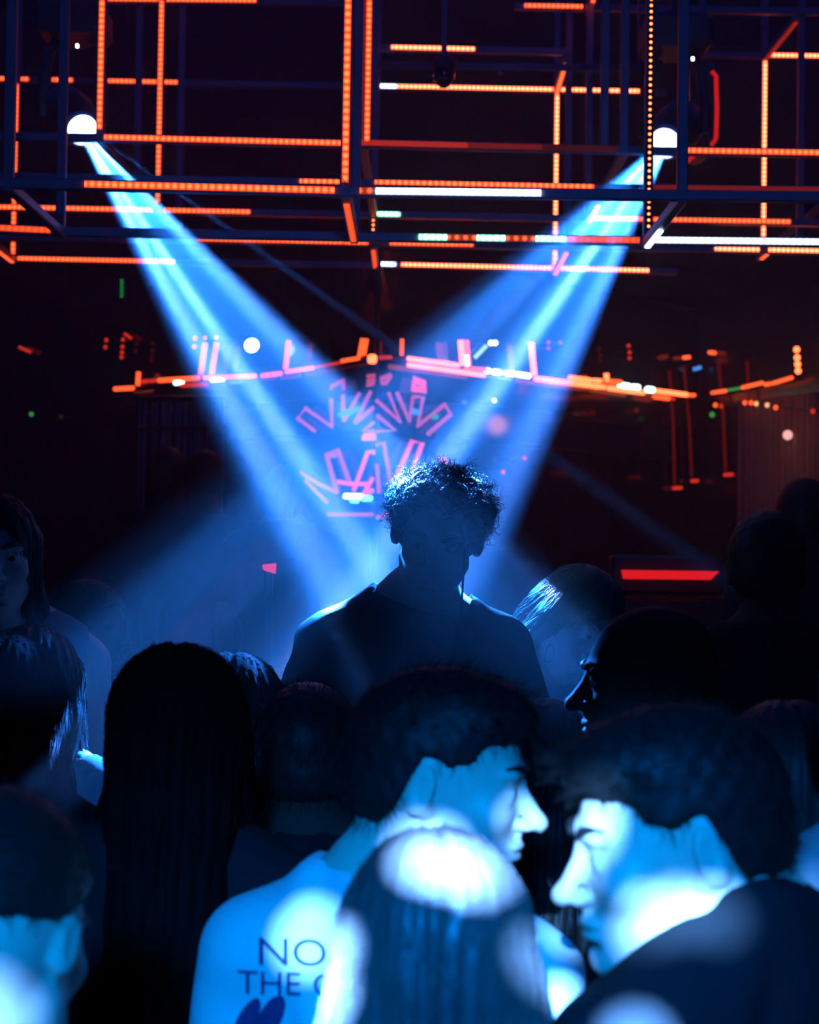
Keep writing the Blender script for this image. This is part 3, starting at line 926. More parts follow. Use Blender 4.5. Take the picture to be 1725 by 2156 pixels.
def moving_head(lens, aim, label, tip):
    lens, aim = Vector(lens), Vector(aim)
    dr = (aim - lens).normalized()
    ctr = lens - dr * .13
    root = empty('moving_head_lamp', (ctr.x, ctr.y, ctr.z + .42)); tag(root, label, 'stage lamp', 'beam lamps')
    Mh = dr.to_track_quat('Z', 'Y').to_matrix().to_4x4(); Mh.translation = ctr
    hd = MB()
    hd.lathe([(.060, .135), (.066, .10), (.082, .05), (.090, -.02), (.088, -.10), (.075, -.155), (.05, -.185), (.046, -.182), (.068, -.15), (.080, -.10), (.082, -.02), (.075, .05), (.059, .10), (.054, .135)], 28, Mh, cap=False)
    h = hd.build('lamp_head', HOUSING, root, smooth=True)
    MB().lathe([(.002, .148), (.025, .146), (.043, .139), (.054, .126)], 24, Mh, cap=False).build('lens', LENSM, h, smooth=True)
    b = MB(); b.lathe([(.052, .125), (.054, .145), (.062, .145), (.064, .125)], 28, Mh, cap=False); b.build('lens_ring', RIMM, h, smooth=True)
    side = Vector((0, 0, 1)).cross(dr).normalized()
    for s in (-1, 1):
        p = ctr + side * s * .112
        MB().tube([ctr + side * s * .085, p, p + Vector((0, 0, .08)), p + Vector((0, 0, .22)) - side * s * .02, ctr + side * s * .06 + Vector((0, 0, .27))], .020, 10).build('yoke_arm', HOUSING, root, smooth=True)
    Mb = Matrix.Translation(ctr + Vector((0, 0, .26)))
    MB().box((-.12, -.12, .02), (.12, .12, .14), .02, Mb).build('base', HOUSING, root)
    tipm = glow('indicator_white', (.7, .85, 1.0), 10)
    MB().box((-.0045, -.006, -.006), (.0045, .004, .006), .002, Matrix.Translation(tip)).build('indicator_light', tipm, root)
    MB().tube([ctr + Vector((0, 0, .38)), Vector((ctr.x, ctr.y, CEIL))], .018, 10).build('hanging_pole', STEEL, root, smooth=True)
    b2 = MB(); b2.box((-.05, -.03, .14), (.05, .03, .17), .005, Mb); b2.build('clamp', HOUSING, root)


def tip_at(px, py, lens): return P(px, py, 5.74)


moving_head(LENS_L, AIM_L, 'glowing blue-white stage lamp at left whose beam falls down to the right', P(163, 97, 5.72))
moving_head(LENS_R, AIM_R, 'glowing blue-white stage lamp beside the dotted red strip, beam falling to the left', P(1459, 124, 5.72))
# ---------------------------------------------------------------- light rail along the top of the wedge, and its uprights
G_RED = glow('tube_red', (1.0, .085, .02), 2.2)
G_REDHOT = glow('tube_red_hot', (1.0, .12, .04), 5.0)
G_REDDIM = glow('tube_red_dim', (1.0, .04, .02), .7)
G_REDFAINT = glow('tube_red_faint', (1.0, .03, .02), .10)
G_PINK = glow('reflection_pink', (1.0, .12, .24), .55)
G_PINKHOT = glow('reflection_pink_hot', (1.0, .09, .16), 1.1)
G_WHITE = glow('lamp_white', (.65, .82, 1.0), 6.0)
G_GREEN = glow('reflection_green', (.15, 1.0, .55), 3.0)
G_MINT = glow('reflection_mint', (.6, 1.0, .85), 5.0)
G_GREENDIM = glow('lamp_or_reflection_green_dim', (.08, .6, .12), .5)
G_BLUE = glow('reflection_blue', (.08, .30, 1.0), 1.0)
G_WARM = glow('lamp_warm', (1.0, .42, .16), 1.6)
G_STRIPRED = glow('panel_red', (1.0, .014, .022), .75)


def wedge_pt(px, py, out=.03):
    p0, n = (WA, NL) if px < 790 else ((WA, NR) if px <= 1465 else (WR_, NE))
    return on_plane(px, py, p0 + n * out, n)


def plank(parent, name, pts, r, m):
    """a round-ended glowing tube through pixels on the wedge"""
    q = MB(); q.tube([wedge_pt(*p) if not isinstance(p, Vector) else p for p in pts], r, 8)
    return q.build(name, m, parent, smooth=True)


BRACK = mat('rail_black', (.02, .02, .02), .5)


def rail(label, x0, y0, x1, y1, segs):
    a, b = wedge_pt(x0, y0, .03), wedge_pt(x1, y1, .03)
    e = empty('light_rail', tuple(a)); tag(e, label, 'light rail', 'light rails along the wedge wall')
    q = MB(); q.tube([a, b], .014, 8); q.build('rail', BRACK, e)
    for (p, r, m) in segs:
        plank(e, 'glow_tube', [(x, y, .06) for x, y in p], r, m)
    return e


rail('red light rail on the left wedge face, rising to the centre edge', 238, 820, 778, 753, [
    ([(242, 819), (280, 817)], .012, G_RED), ([(290, 812), (292, 783)], .012, G_RED), ([(298, 804), (312, 802)], .010, G_REDDIM), ([(318, 802), (328, 801)], .010, G_REDDIM),
    ([(335, 801), (418, 796)], .012, G_RED), ([(382, 812), (436, 809)], .010, G_REDDIM), ([(369, 806), (384, 804)], .012, G_MINT),
    ([(430, 796), (538, 791)], .010, G_RED), ([(446, 800), (470, 798)], .011, G_MINT), ([(552, 791), (592, 786)], .010, G_RED), ([(603, 783), (660, 774)], .009, G_RED), ([(664, 773), (720, 763)], .007, G_REDDIM), ([(720, 760), (756, 754)], .009, G_RED)])
rail('red double light rail on the right wedge face, with white and mint lamps', 800, 752, 1464, 833, [
    ([(800, 753), (824, 752)], .008, G_REDDIM), ([(860, 755), (965, 769)], .011, G_REDHOT), ([(860, 768), (1020, 790)], .011, G_REDHOT), ([(980, 775), (1030, 779)], .009, G_RED),
    ([(1024, 780), (1030, 781)], .013, G_WHITE), ([(1040, 783), (1050, 784)], .014, G_WHITE), ([(1056, 785), (1066, 786)], .011, G_RED), ([(1068, 786), (1082, 787)], .013, G_WHITE), ([(1090, 788), (1114, 792)], .013, G_WHITE),
    ([(1128, 797), (1245, 812)], .013, G_REDHOT), ([(1250, 813), (1264, 814)], .013, G_REDHOT), ([(1270, 815), (1273, 815)], .012, G_REDHOT), ([(1282, 817), (1355, 827)], .013, G_REDHOT),
    ([(1200, 795), (1243, 801)], .013, G_REDHOT), ([(1250, 801), (1264, 802)], .012, G_REDHOT), ([(1270, 802), (1308, 805)], .013, G_RED), ([(1306, 812), (1324, 814)], .017, G_MINT), ([(1333, 815), (1344, 816)], .016, G_MINT), ([(1363, 820), (1375, 821)], .016, G_MINT),
    ([(1382, 823), (1446, 831)], .013, G_REDHOT), ([(1450, 832), (1463, 832)], .010, G_RED), ([(1378, 835), (1408, 839)], .013, G_RED), ([(1412, 839), (1420, 840)], .009, G_REDDIM)])
rail('dim red light rail on the far right wall, climbing to the corner', 1496, 828, 1672, 793, [
    ([(1500, 827), (1528, 823)], .010, G_RED), ([(1532, 822), (1560, 817)], .007, G_GREENDIM), ([(1564, 816), (1606, 806)], .010, G_RED), ([(1612, 810), (1622, 808)], .010, G_RED), ([(1628, 807), (1668, 795)], .010, G_RED)])
GRP = 'upright light tubes on the wedge wall'
for (x0, y0, x1, y1, r, m, lb) in [
        (432, 722, 423, 788, .012, G_RED, 'left one of the close pair of upright red tubes inside the left beam'), (456, 722, 446, 788, .012, G_RED, 'right one of the close pair of upright red tubes inside the left beam'),
        (608, 717, 601, 778, .011, G_RED, 'lone upright red tube right of the small white spotlight'), (765, 713, 758, 750, .012, G_RED, 'short red upright tube just left of the wedge edge, first of a touching pair'),
        (772, 713, 766, 748, .010, G_RED, 'short red upright tube just left of the wedge edge, second of a touching pair'), (847, 714, 846, 748, .009, G_RED, 'short thin red upright tube right of the wedge edge'),
        (970, 716, 975, 770, .014, G_REDHOT, 'bright red upright tube in the right beam, left of a touching pair'), (982, 716, 987, 770, .013, G_RED, 'red upright tube in the right beam, right of a touching pair'),
        (984, 748, 986, 770, .012, G_WHITE, 'short white tube at the foot of the paired red uprights'), (1119, 721, 1125, 790, .014, G_REDHOT, 'long bright red upright tube near the right beam edge'),
        (1277, 786, 1278, 803, .014, G_REDHOT, 'short red stub standing on the right light rail')]:
    q = MB(); q.tube([wedge_pt(x0, y0, .07), wedge_pt(x1, y1, .07)], r, 8)
    tag(q.build('upright_tube', m, smooth=True), lb, 'light tube', GRP)
q = MB(); q.tube([wedge_pt(1001, 752), wedge_pt(1024, 728)], .010, 8); tag(q.build('upright_tube', glow('tube_pale', (.35, .6, 1), 1.5), smooth=True), 'slanted pale blue tube right of the paired red uprights', 'light tube', GRP)
q = MB(); c = wedge_pt(784, 756, .05); q.box((-.02, -.015, -.020), (.02, .015, .020), .008, Matrix.Translation(c))
tag(q.build('corner_lamp', G_REDHOT), 'small square orange lamp at the very edge of the wedge', 'lamp')


def dots(label, pts, r, m, name='light_string', part='lamp', wire=True):
    P3 = [wedge_pt(x, y, .095) for x, y in pts]
    e = empty(name, tuple(P3[0])); tag(e, label, 'string of lights')
    q = MB()
    if wire and len(P3) > 1: q.tube(P3, .002, 4)
    for (x, y), p in zip(pts, P3): q.tube([p, p - (NL if x < 790 else NR if x <= 1465 else NE) * .10], .0025, 4)
    q.build('cord', WIRE, e)
    for i, p in enumerate(P3):
        q = MB(); n = 8
        q.lathe([(r * max(.02, math.sin(t)), r * math.cos(t)) for t in [k * PI / 6 for k in range(7)]], 10, Matrix.Translation(p))
        q.build(part, m[i] if isinstance(m, list) else m, e, smooth=True)
    return e


for lb, pts, r, m in [
        ('two faint red dots one over the other, far left under the frames', [(224, 716), (222, 731)], .010, G_REDDIM),
        ('four faint red dots in a column, left of the left beam', [(259, 715), (258, 730), (257, 742), (256, 752)], .010, G_REDDIM),
        ('two pink dots in the edge of the left beam', [(411, 712), (409, 730)], .010, G_RED),
        ('single pink dots above the paired upright tubes', [(432, 711), (456, 710)], .009, G_RED),
        ('three red dots in a column right of the right beam', [(1324, 728), (1326, 742), (1326, 754)], .010, G_REDDIM),
        ('pink dots at the upper right edge of the right beam', [(1155, 720), (1155, 733), (1180, 721)], .009, G_REDDIM),
        ('pair of white dots at the top of the right beam', [(1034, 722), (1043, 722)], .012, G_WHITE)]:
    dots(lb, pts, r, m)
dots('column of four bright orange dots at far right', [(1678, 736), (1679, 753), (1680, 767), (1681, 781)], .016, G_REDHOT)
dots('row of tiny warm and red bar lights along the far right wall', [(1507, 853), (1519, 855), (1569, 848), (1582, 848), (1593, 850), (1616, 853), (1634, 858), (1712, 866)], .012,
     [G_RED, G_REDDIM, G_RED, G_RED, G_WARM, G_WARM, G_RED, G_REDDIM])
dots('round pinkish glow lamp low on the far right wall', [(1659, 916)], .024, glow('lamp_pinkish', (1.0, .42, .38), 1.3))
dots('small green lamp under the far right rail', [(1500, 873)], .014, G_GREENDIM)
dots('tiny green lamp alone at far left', [(66, 872)], .012, G_GREENDIM)
dots('two tiny red lamps at the outer edge of the right beam, above the blond woman', [(1105, 965), (1060, 994)], .010, glow('lamp_crimson', (1.0, .03, .09), 1.0))
dots('tiny pale blue lamp inside the right beam', [(1041, 843)], .010, G_WHITE)
for (pa, pb, lb) in [((41, 731), (64, 741), 'faint red slanted glow tube at far left'), ((263, 703), (276, 712), 'faint red slanted glow tube above the red dots at left')]:
    q = MB(); q.tube([wedge_pt(*pa), wedge_pt(*pb)], .008, 6); tag(q.build('glow_tube', G_REDDIM, smooth=True), lb, 'light tube')
q = MB(); q.tube([wedge_pt(1460, 778), wedge_pt(1477, 773)], .010, 6); tag(q.build('glow_tube', G_BLUE, smooth=True), 'small blue slanted glow tube at right above the far rail', 'light tube')
for (x0, y0, x1, y1, lb) in [(1410, 780, 1421, 1020, 'faintest red vertical line, nearest the wedge corner'), (1440, 770, 1457, 1005, 'red vertical line with a bright foot near the wedge corner'),
                             (1513, 760, 1528, 992, 'third red vertical line on the far right wall'), (1573, 760, 1579, 985, 'fourth red vertical line on the far right wall')]:
    e = empty('light_line', tuple(wedge_pt(x0, y0))); tag(e, lb, 'light line', 'faint red vertical lines')
    plank(e, 'line', [(x0, y0), ((x0 + x1) / 2 + 3, (y0 + y1) / 2), (x1, y1)], .007, G_REDFAINT)
    plank(e, 'foot_lamp', [(x1 - 2, y1 + 8), (x1 + 14, y1 + 7)], .010, G_REDDIM)
for (pa, pb, lb) in [((1440, 753), (1452, 752), 'small red bar at the head of the bright-footed line'), ((1494, 742), (1506, 743), 'small red bar high on the far right wall'), ((1632, 982), (1662, 981), 'red bar low on the far right wall')]:
    q = MB(); q.tube([wedge_pt(*pa), wedge_pt(*pb)], .011, 6); tag(q.build('glow_bar', G_RED, smooth=True), lb, 'light bar')

# ---------------------------------------------------------------- LED strips reflected in the wedge panels, put in as glowing tubes
def reflection_z(label, polys, r=.011, m=None):
    e = empty('reflected_outline', tuple(wedge_pt(500 + polys[0][0][0] * .429, 680 + polys[0][0][1] * .429)))
    tag(e, label, 'modelled reflection', 'pink reflected outline shapes')
    for p in polys:
        plank(e, 'reflected_line', [(500 + x * .429, 680 + y * .429, .035) for x, y in p], r * .85, m or G_PINK)


reflection_z('outermost left pink reflected bar of the upper fan, open at its foot', [[(380, 530), (295, 467), (335, 420), (465, 510), (460, 370)]])
reflection_z('upright pink reflected outline topped with a bent cap, left in the upper fan', [[(460, 328), (462, 312), (520, 280), (522, 326)], [(518, 352), (522, 482)]])
reflection_z('leaning pink reflected V at the left of the wedge edge', [[(522, 482), (600, 345)], [(577, 490), (655, 335)], [(580, 490), (668, 415)]])
reflection_z('leaning pink reflected strokes right of the wedge edge', [[(683, 380), (800, 485), (742, 342)], [(783, 340), (845, 480), (862, 360)]])
reflection_z('pink reflected block cap with filled top, right in the upper fan', [[(862, 330), (870, 270), (918, 290), (920, 335), (862, 328)], [(875, 290), (912, 305), (910, 325), (868, 318)]], .012, G_PINKHOT)
reflection_z('outermost right pink reflected bar of the upper fan', [[(868, 362), (912, 362), (886, 505), (1018, 400), (1048, 448), (935, 545)]], .012)
reflection_z('small flat pink reflected triangle crossing the wedge edge', [[(668, 488), (618, 530), (670, 530)], [(686, 455), (776, 528), (686, 532)]], .010)
reflection_z('short bent pink reflected strokes near the top of the wedge edge', [[(706, 272), (752, 256)], [(716, 304), (708, 275)], [(725, 300), (752, 262)], [(640, 262), (672, 258)], [(640, 285), (672, 280)], [(638, 305), (668, 296)]], .011)
reflection_z('bright red reflected dash on the lower left of the wedge edge', [[(618, 575), (625, 552), (672, 552)], [(630, 566), (672, 566)]], .013, G_PINKHOT)
reflection_z('tall pink reflected upright outline at the lower left, hatched inside', [[(490, 835), (436, 642), (494, 624), (550, 780)], [(455, 650), (482, 650)]], .013)
reflection_z('leaning pink reflected bar joining at the lower middle, left panel', [[(570, 825), (640, 634), (668, 632), (666, 645)], [(495, 780), (560, 790), (640, 790)], [(622, 836), (664, 760)], [(622, 836), (664, 822)]], .012, G_PINKHOT)
reflection_z('pink reflected narrow outline on the right panel beside the edge', [[(684, 598), (718, 586), (756, 800)], [(684, 690), (696, 835)]], .011)
reflection_z('tall leaning pink reflected bar on the right panel, reaching the curly hair', [[(778, 762), (858, 580), (908, 588), (846, 760)], [(770, 790), (870, 740)]], .013, G_PINKHOT)
reflection_z('small pink reflected bar end right of the curly hair', [[(994, 672), (1012, 668), (1034, 706), (1034, 722)]], .013, G_PINKHOT)
reflection_z('long low pink reflected lines closing the figure at its foot', [[(312, 735), (400, 790), (490, 832)], [(335, 775), (440, 880)], [(445, 940), (664, 940)], [(686, 956), (775, 925)]], .010)
for (x, y, x2, y2, m, lb) in [(500, 452, 540, 440, G_BLUE, 'cyan reflected glint left in the upper pink fan'), (545, 440, 600, 418, G_BLUE, 'slanted cyan reflected glint in the upper pink fan'), (860, 432, 890, 440, G_BLUE, 'cyan reflected glint under the block cap'),
                              (960, 460, 980, 462, G_GREENDIM, 'small green reflected glint on the right pink bar'), (528, 850, 610, 852, G_MINT, 'pale mint reflection low on the left panel'), (560, 870, 590, 871, G_GREEN, 'left green reflected glint under the pale mint reflection'),
                              (616, 862, 656, 860, G_GREEN, 'right green reflected glint under the pale mint reflection')]:
    q = MB(); q.tube([wedge_pt(500 + x * .429, 680 + y * .429, .05), wedge_pt(500 + x2 * .429, 680 + y2 * .429, .05)], .012, 6)
    tag(q.build('glint_reflection', m, smooth=True), lb, 'light bar')  # glints mirrored in the glossy panels, put in as glowing bars

# small white spotlights on the wedge top
for (px, py, ax, ay, lb) in [(530, 727, 556, 775, 'small white spotlight on the left of the wedge, throwing down to the right')]:
    p = wedge_pt(px, py, .12); a = wedge_pt(ax, ay, .3); dr = (a - p).normalized()
    e = empty('small_spotlight', tuple(p)); tag(e, lb, 'spotlight')
    M = dr.to_track_quat('Z', 'Y').to_matrix().to_4x4(); M.translation = p
    MB().lathe([(.02, -.10), (.036, -.08), (.038, .0), (.034, .0), (.03, -.06)], 16, M).build('can', HOUSING, e, smooth=True)
    MB().lathe([(.001, .02), (.02, .016), (.033, .002)], 16, M, cap=False).build('lens', glow('spot_lens', (.8, .9, 1), 9), e, smooth=True)
    MB().tube([p - dr * .06, p - dr * .06 + Vector((0, .1, 0))], .01, 6).build('bracket', HOUSING, e)

# slatted screen at left and pleated curtain at right
SLAT = mat('slat_grey', (.10, .11, .14), .5, spec=.3)
e = empty('slatted_screen', tuple(wedge_pt(300, 1000, .1))); tag(e, 'dim vertical slatted screen in front of the left wedge face', 'screen')
xs = [296, 306, 322, 330, 345, 352, 360, 372, 380, 392, 404, 412, 420, 428, 438, 446, 454, 462, 470]
wd = [4, 6, 3, 4, 7, 3, 5, 4, 5, 8, 3, 4, 5, 3, 4, 3, 4, 3, 4]
q = MB()
for x, w_ in zip(xs, wd):
    a, b = wedge_pt(x, 832, .10), wedge_pt(x + w_, 832, .12)
    q.box((-.001 - w_ * .0012, -.012, .55), (w_ * .0012 + .001, .012, a.z), .003, Matrix.Translation((a.x, a.y, 0)))
q.build('slats', SLAT, e)
for py in (838, 902):
    a, b = wedge_pt(292, py, .12), wedge_pt(474, py, .12)
    MB().tube([a, b], .015, 6).build('cross_rail', mat('rail_dark', (.02, .02, .03), .5), e)
CURT = mat('curtain_dark_red', (.16, .10, .09), .55, spec=.3)
q = MB(); A, B = wedge_pt(1560, 800, .05), wedge_pt(1790, 800, .05)
n = 120; t = (B - A) / n; nn = Vector((NE.x, NE.y, 0))
vs = []
for i in range(n + 1):
    o = A + t * i + nn * ((.018 * math.sin(i * .9)) + .006 * math.sin(i * 2.3))
    for z in (.2, 1.0, 1.8, 2.72): vs.append((o.x, o.y, z))
fs = [(i * 4 + j, i * 4 + 4 + j, i * 4 + 5 + j, i * 4 + 1 + j) for i in range(n) for j in range(3)]
q.add(vs, fs); o = q.build('curtain', CURT, smooth=True)
sm = o.modifiers.new('thick', 'SOLIDIFY'); sm.thickness = .006
tag(o, 'pleated curtain catching warm light along the far right wall', 'curtain')
lamp('bar_glow_lamp', 'POINT', wedge_pt(1600, 862, .35), None, (1, .35, .18), 1.1, shadow_soft_size=.05)

# hung loudspeaker, dome camera, red panel lights
e = empty('hanging_speaker', tuple(P(1490, 230, 6.4))); tag(e, 'dark hung loudspeaker with a red lit edge, right of the right stage lamp', 'loudspeaker')
M = Matrix.Translation(P(1478, 228, 6.4))
MB().box((-.05, -.06, -.17), (.055, .22, .17), .03, M).build('cabinet', HOUSING, e)
MB().tube([P(1499, 150, 6.33), P(1508, 160, 6.33), P(1510, 230, 6.33), P(1508, 292, 6.33), P(1498, 306, 6.33)], .008, 8).build('lit_edge', glow('edge_redlit', (1, .02, .02), .55), e, smooth=True)  # red light catching the cabinet edge, put in as a glowing tube
MB().tube([P(1478, 150, 6.4), Vector((P(1478, 150, 6.4).x, P(1478, 150, 6.4).y, CEIL))], .012, 8).build('hanging_pole', STEEL, e)
MB().tube([P(1447, 340, 6.0), P(1462, 328, 6.0)], .007, 6).build('lit_corner', MATS['edge_redlit'], e)
p = P(935, 148, 6.5)
e = empty('dome_camera', tuple(p)); tag(e, 'dark glossy dome camera hanging above the middle of the picture', 'camera')
r = .044
MB().lathe([(.003, -.068), (.015, -.065), (.028, -.055), (.038, -.038), (r, -.012), (r, .0)], 24, Matrix.Translation(p), cap=False).build('dome', mat('dome_black', (.004, .004, .005), .06, spec=.7), e, smooth=True)
MB().lathe([(r, .0), (.050, .004), (.050, .03), (.03, .05), (.012, .055)], 24, Matrix.Translation(p)).build('collar', HOUSING, e, smooth=True)
MB().tube([p + Vector((0, 0, .05)), Vector((p.x, p.y, CEIL))], .012, 8).build('hanging_pole', STEEL, e)
e = empty('conduit', tuple(P(800, 137, 6.6))); tag(e, 'thin horizontal pipes lit red behind the dome camera', 'pipe')
for y0, y1, nm in ((133, 141, 'pipe'), (140, 148, 'pipe')):
    MB().tube([P(795, y0, 6.62), P(1350, y1, 6.62)], .008, 8).build(nm, STEEL, e, smooth=True)
MB().box((-.008, -.01, -.02), (.008, .01, .0), .003, Matrix.Translation(P(1054, 146, 6.6))).build('clip', STEEL, e)
MB().tube([P(1345, 141, 6.62), Vector((P(1345, 141, 6.62).x, P(1345, 141, 6.62).y, CEIL))], .006, 6).build('hanger', STEEL, e)
# lit red panel behind the blond woman, and the small red sign on the left
p0, p1, p2, p3 = [P(x, y, 5.6) for x, y in ((1312, 1200), (1515, 1203), (1497, 1221), (1316, 1219))]
e = empty('red_light_panel', tuple((p0 + p2) / 2)); tag(e, 'wide flat red lit panel behind the bald man, right side', 'light panel')
q = MB(); bk = Vector((0, .05, 0))
q.add([p0, p1, p2, p3] + [p + bk for p in (p0, p1, p2, p3)], [(0, 1, 2, 3), (7, 6, 5, 4), (0, 4, 5, 1), (1, 5, 6, 2), (2, 6, 7, 3), (3, 7, 4, 0)])
q.build('lit_face', G_STRIPRED, e)
c = (p0 + p2) / 2; hb = MB(); hb.box((p0.x - .03, c.y + .055, p2.z - .05), (p1.x + .03, c.y + .16, p0.z + .05), .01); hb.build('case', HOUSING, e)
MB().box((c.x - .25, c.y + .06, .001), (c.x + .25, c.y + .16, p2.z - .06), .01).build('plinth', HOUSING, e)
MB().tube([P(1543, 1217, 5.55), P(1546, 1211, 5.55)], .006, 6).build('lamp', G_REDDIM, e)
p0, p1, p2, p3 = [P(x, y, 4.6) for x, y in ((552, 1189), (581, 1186), (579, 1208), (554, 1200))]
e = empty('red_sign', tuple(p0)); tag(e, 'small red lit tag glowing inside the left lower beam', 'sign')
q = MB(); bk = Vector((0, .02, 0))
q.add([p0, p1, p2, p3] + [p + bk for p in (p0, p1, p2, p3)], [(0, 3, 2, 1), (7, 4, 5, 6), (0, 1, 5, 4), (1, 2, 6, 5), (2, 3, 7, 6), (3, 0, 4, 7)])
q.build('lit_face', glow('tag_red', (1, .04, .10), .7), e)
MB().tube([P(566, 1200, 4.62), Vector((P(566, 1200, 4.62).x, P(566, 1200, 4.62).y, STAGE_Z))], .012, 8).build('stand', HOUSING, e)
q = MB()
for i in range(7): q.box((-.006, -.004, -.003), (.006, .004, .003), .001, Matrix.Translation(P(256 + (i % 2), 590 + i * 5.6, 7.9)))
e = empty('green_display', tuple(P(256, 605, 7.95))); tag(e, 'tiny dim green segmented display hanging at left below the frames', 'display')
q.build('segments', glow('display_green', (.05, .8, .15), .35), e)
pp = P(256, 605, 7.92)
MB().box((-.02, .0, -.05), (.02, .03, .05), .005, Matrix.Translation(pp)).build('case', HOUSING, e)
MB().tube([pp + Vector((0, .015, .05)), Vector((pp.x, pp.y + .015, CEIL))], .005, 6).build('cord', WIRE, e)
# ---------------------------------------------------------------- the crowd
# on the stage
dj = person('man with curly hair and headphones in a dark T-shirt, looking down, lit from behind', (922, 1124), 3.5, 0, -4, pitch=20, roll=8, hs=.97, floor=STAGE_Z, off=(-.045, .035), res=.0042,
            hair='curly', vol=(.003, .004, .004), hmat=HAIR_DARK, hn=3400, hwidth=.0007, hlen=1.25, skin=SKIN, top=CLOTH_GREY, face=True, seed=3, hstep=.0045,
            arms={-1: ((-.28, -.06, 1.13), (-.20, -.28, 1.0)), 1: ((.28, -.06, 1.13), (.20, -.28, 1.0))}, z=0)
person('blond woman with a hoop earring, head bent down to the right behind the bald man', (1212, 1312), 3.85, 30, 42, pitch=28, roll=22, floor=STAGE_Z, fem=True, off=(-.05, .06), res=.0045,
       hair='bob', hmat=HAIR_BLOND, hn=1800, hwidth=.0006, top=CLOTH_NAVY, sleeve='long', face=True, seed=4, arms=None)
person('woman with long dark hair at the far left facing the room, on the stage', (-8, 1172), 3.55, 20, 14, pitch=2, floor=STAGE_Z, fem=True, off=(.03, .03), res=.0045, hair='long', hmat=HAIR_BLACK, hn=700, hwidth=.0006,
       top=CLOTH_NAVY, sleeve='tank', face=True, seed=5)
person('dim person behind the long-haired woman at the left, turned to the right', (188, 1325), 4.5, 60, 70, floor=.0, hs=1.0, res=.007, hair='short', hn=300, top=CLOTH_BLACK, skin=SKIN_SHADE, seed=6)
person('dark silhouette of a person high behind the man in headphones, left of the pink reflections', (600, 1034), 6.7, 180, 180, floor=.52, hs=.82, res=.008, hair='bob', hmat=HAIR_MATTE, hn=0, top=CLOTH_BLACK, skin=SKIN_SHADE, seed=7)
person('far dark silhouette of a head at left below the slatted screen, first of two', (352, 1010), 7.55, 180, floor=0.3, hs=1.1, res=.009, hair='short', hn=0, skin=SKIN_SHADE, seed=9)
person('far dark silhouette of a head at left below the slatted screen, nearest the beam', (432, 1012), 7.4, 180, floor=0.3, hs=1.0, res=.009, hair='short', hn=0, skin=SKIN_SHADE, seed=10)
# dance floor, far rows
person('dim person with short hair at the far right edge, behind the others', (1692, 1096), 5.3, 180, floor=.3, res=.007, hair='crop', hn=0, skin=SKIN_SHADE, seed=11)
person('large dim silhouette at right below the red lit panel', (1615, 1200), 4.3, 180, 170, floor=.2, hs=1.15, res=.007, hair='short', hn=200, skin=SKIN_SHADE, seed=12)
person('dark-haired person in black at the left edge with back turned', (20, 1505), 2.95, 180, 180, floor=0, hs=1.05, fem=True, res=.006, hair='long', hmat=HAIR_MATTE, hn=500, seed=13, off=(.0, -.02))
person('bare-shouldered person at left between the dark heads, rim-lit shoulder straps', (70, 1460), 3.25, 200, 190, floor=.0, fem=True, res=.006, hair='bob', hn=300, top=CLOTH_NAVY, sleeve='tank', seed=14, off=(.02, 0))
person('woman with large dark long hair and black top, back turned, left of centre', (372, 1550), 2.5, 180, 180, hs=1.0, fem=True, res=.0045, hair='long', hmat=HAIR_MATTE, hn=900, vol=(.022, .022, .022), top=CLOTH_BLACK, sleeve='long', seed=15)
person('person with a light rim on the hair, mostly hidden behind the long-haired woman', (490, 1530), 3.15, 180, 180, hs=1.0, fem=True, res=.006, hair='bob', hmat=HAIR_MATTE, hn=700, vol=(.02, .02, .022), seed=16)
person('man with short dark tousled hair, back turned, between the long-haired woman and the young man', (648, 1600), 2.9, 180, 178, hs=1.0, res=.006, hair='short', skin=SKIN_SHADE, hmat=HAIR_DARK, hn=1600, vol=(.012, .014, .016), top=CLOTH_BLACK, seed=17, hlen=1.3)
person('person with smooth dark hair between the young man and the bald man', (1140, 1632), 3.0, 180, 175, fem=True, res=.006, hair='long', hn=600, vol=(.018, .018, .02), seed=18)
person('bald man in profile facing left, dark against the stage', (1362, 1432), 2.64, -120, -90, pitch=2, hs=.97, res=.0045, skin=SKIN_SHADE, top=CLOTH_BLACK, face=True, hmat=HAIR_BLACK, seed=19, neck='high', off=(.03, 0))
person('person with rim-lit dark hair at the right, back turned', (1655, 1688), 2.3, 180, 185, hs=1.0, fem=True, res=.006, hair='bob', hmat=HAIR_DARK, hn=1200, vol=(.02, .02, .022), seed=20)
person('person in a white shirt cut off by the right edge', (1930, 1510), 2.0, 115, 115, res=.007, hair='short', hn=200, top=CLOTH_WHITE, sleeve='short', seed=21)
# nearest row
young = person('young man in profile facing right, white T-shirt with printed back', (932, 1640), 2.05, 158, 80, pitch=6, roll=0, hs=1.0, res=.0035, hair='quiff', hmat=HAIR_BLACK, hn=2600, vol=(.008, .012, .012),
               top=CLOTH_WHITE, face=True, seed=22, off=(-.06, .05), hstep=.0045)
person('woman with long brown hair and back turned, in front of the young man', (912, 2012), 1.62, 180, 186, pitch=4, hs=.95, fem=True, res=.0042, hair='long', hmat=HAIR_BROWN, hn=3000, hwidth=.0005, vol=(.012, .014, .012), flare=.034,
       top=CLOTH_WHITE, seed=23, sleeve='short', hstep=.0045)
person('man in profile facing left, dark collared top, bright light on cheek and neck', (1420, 1768), 1.70, -142, -83, pitch=9, roll=0, hs=1.0, nose=.8, res=.003, hair='quiff', hmat=HAIR_BLACK, hn=2600, vol=(.008, .012, .012),
       top=CLOTH_BLACK, sleeve='long', face=True, seed=24, off=(.06, -.0), bs=1.03, neck='high', hstep=.0045)
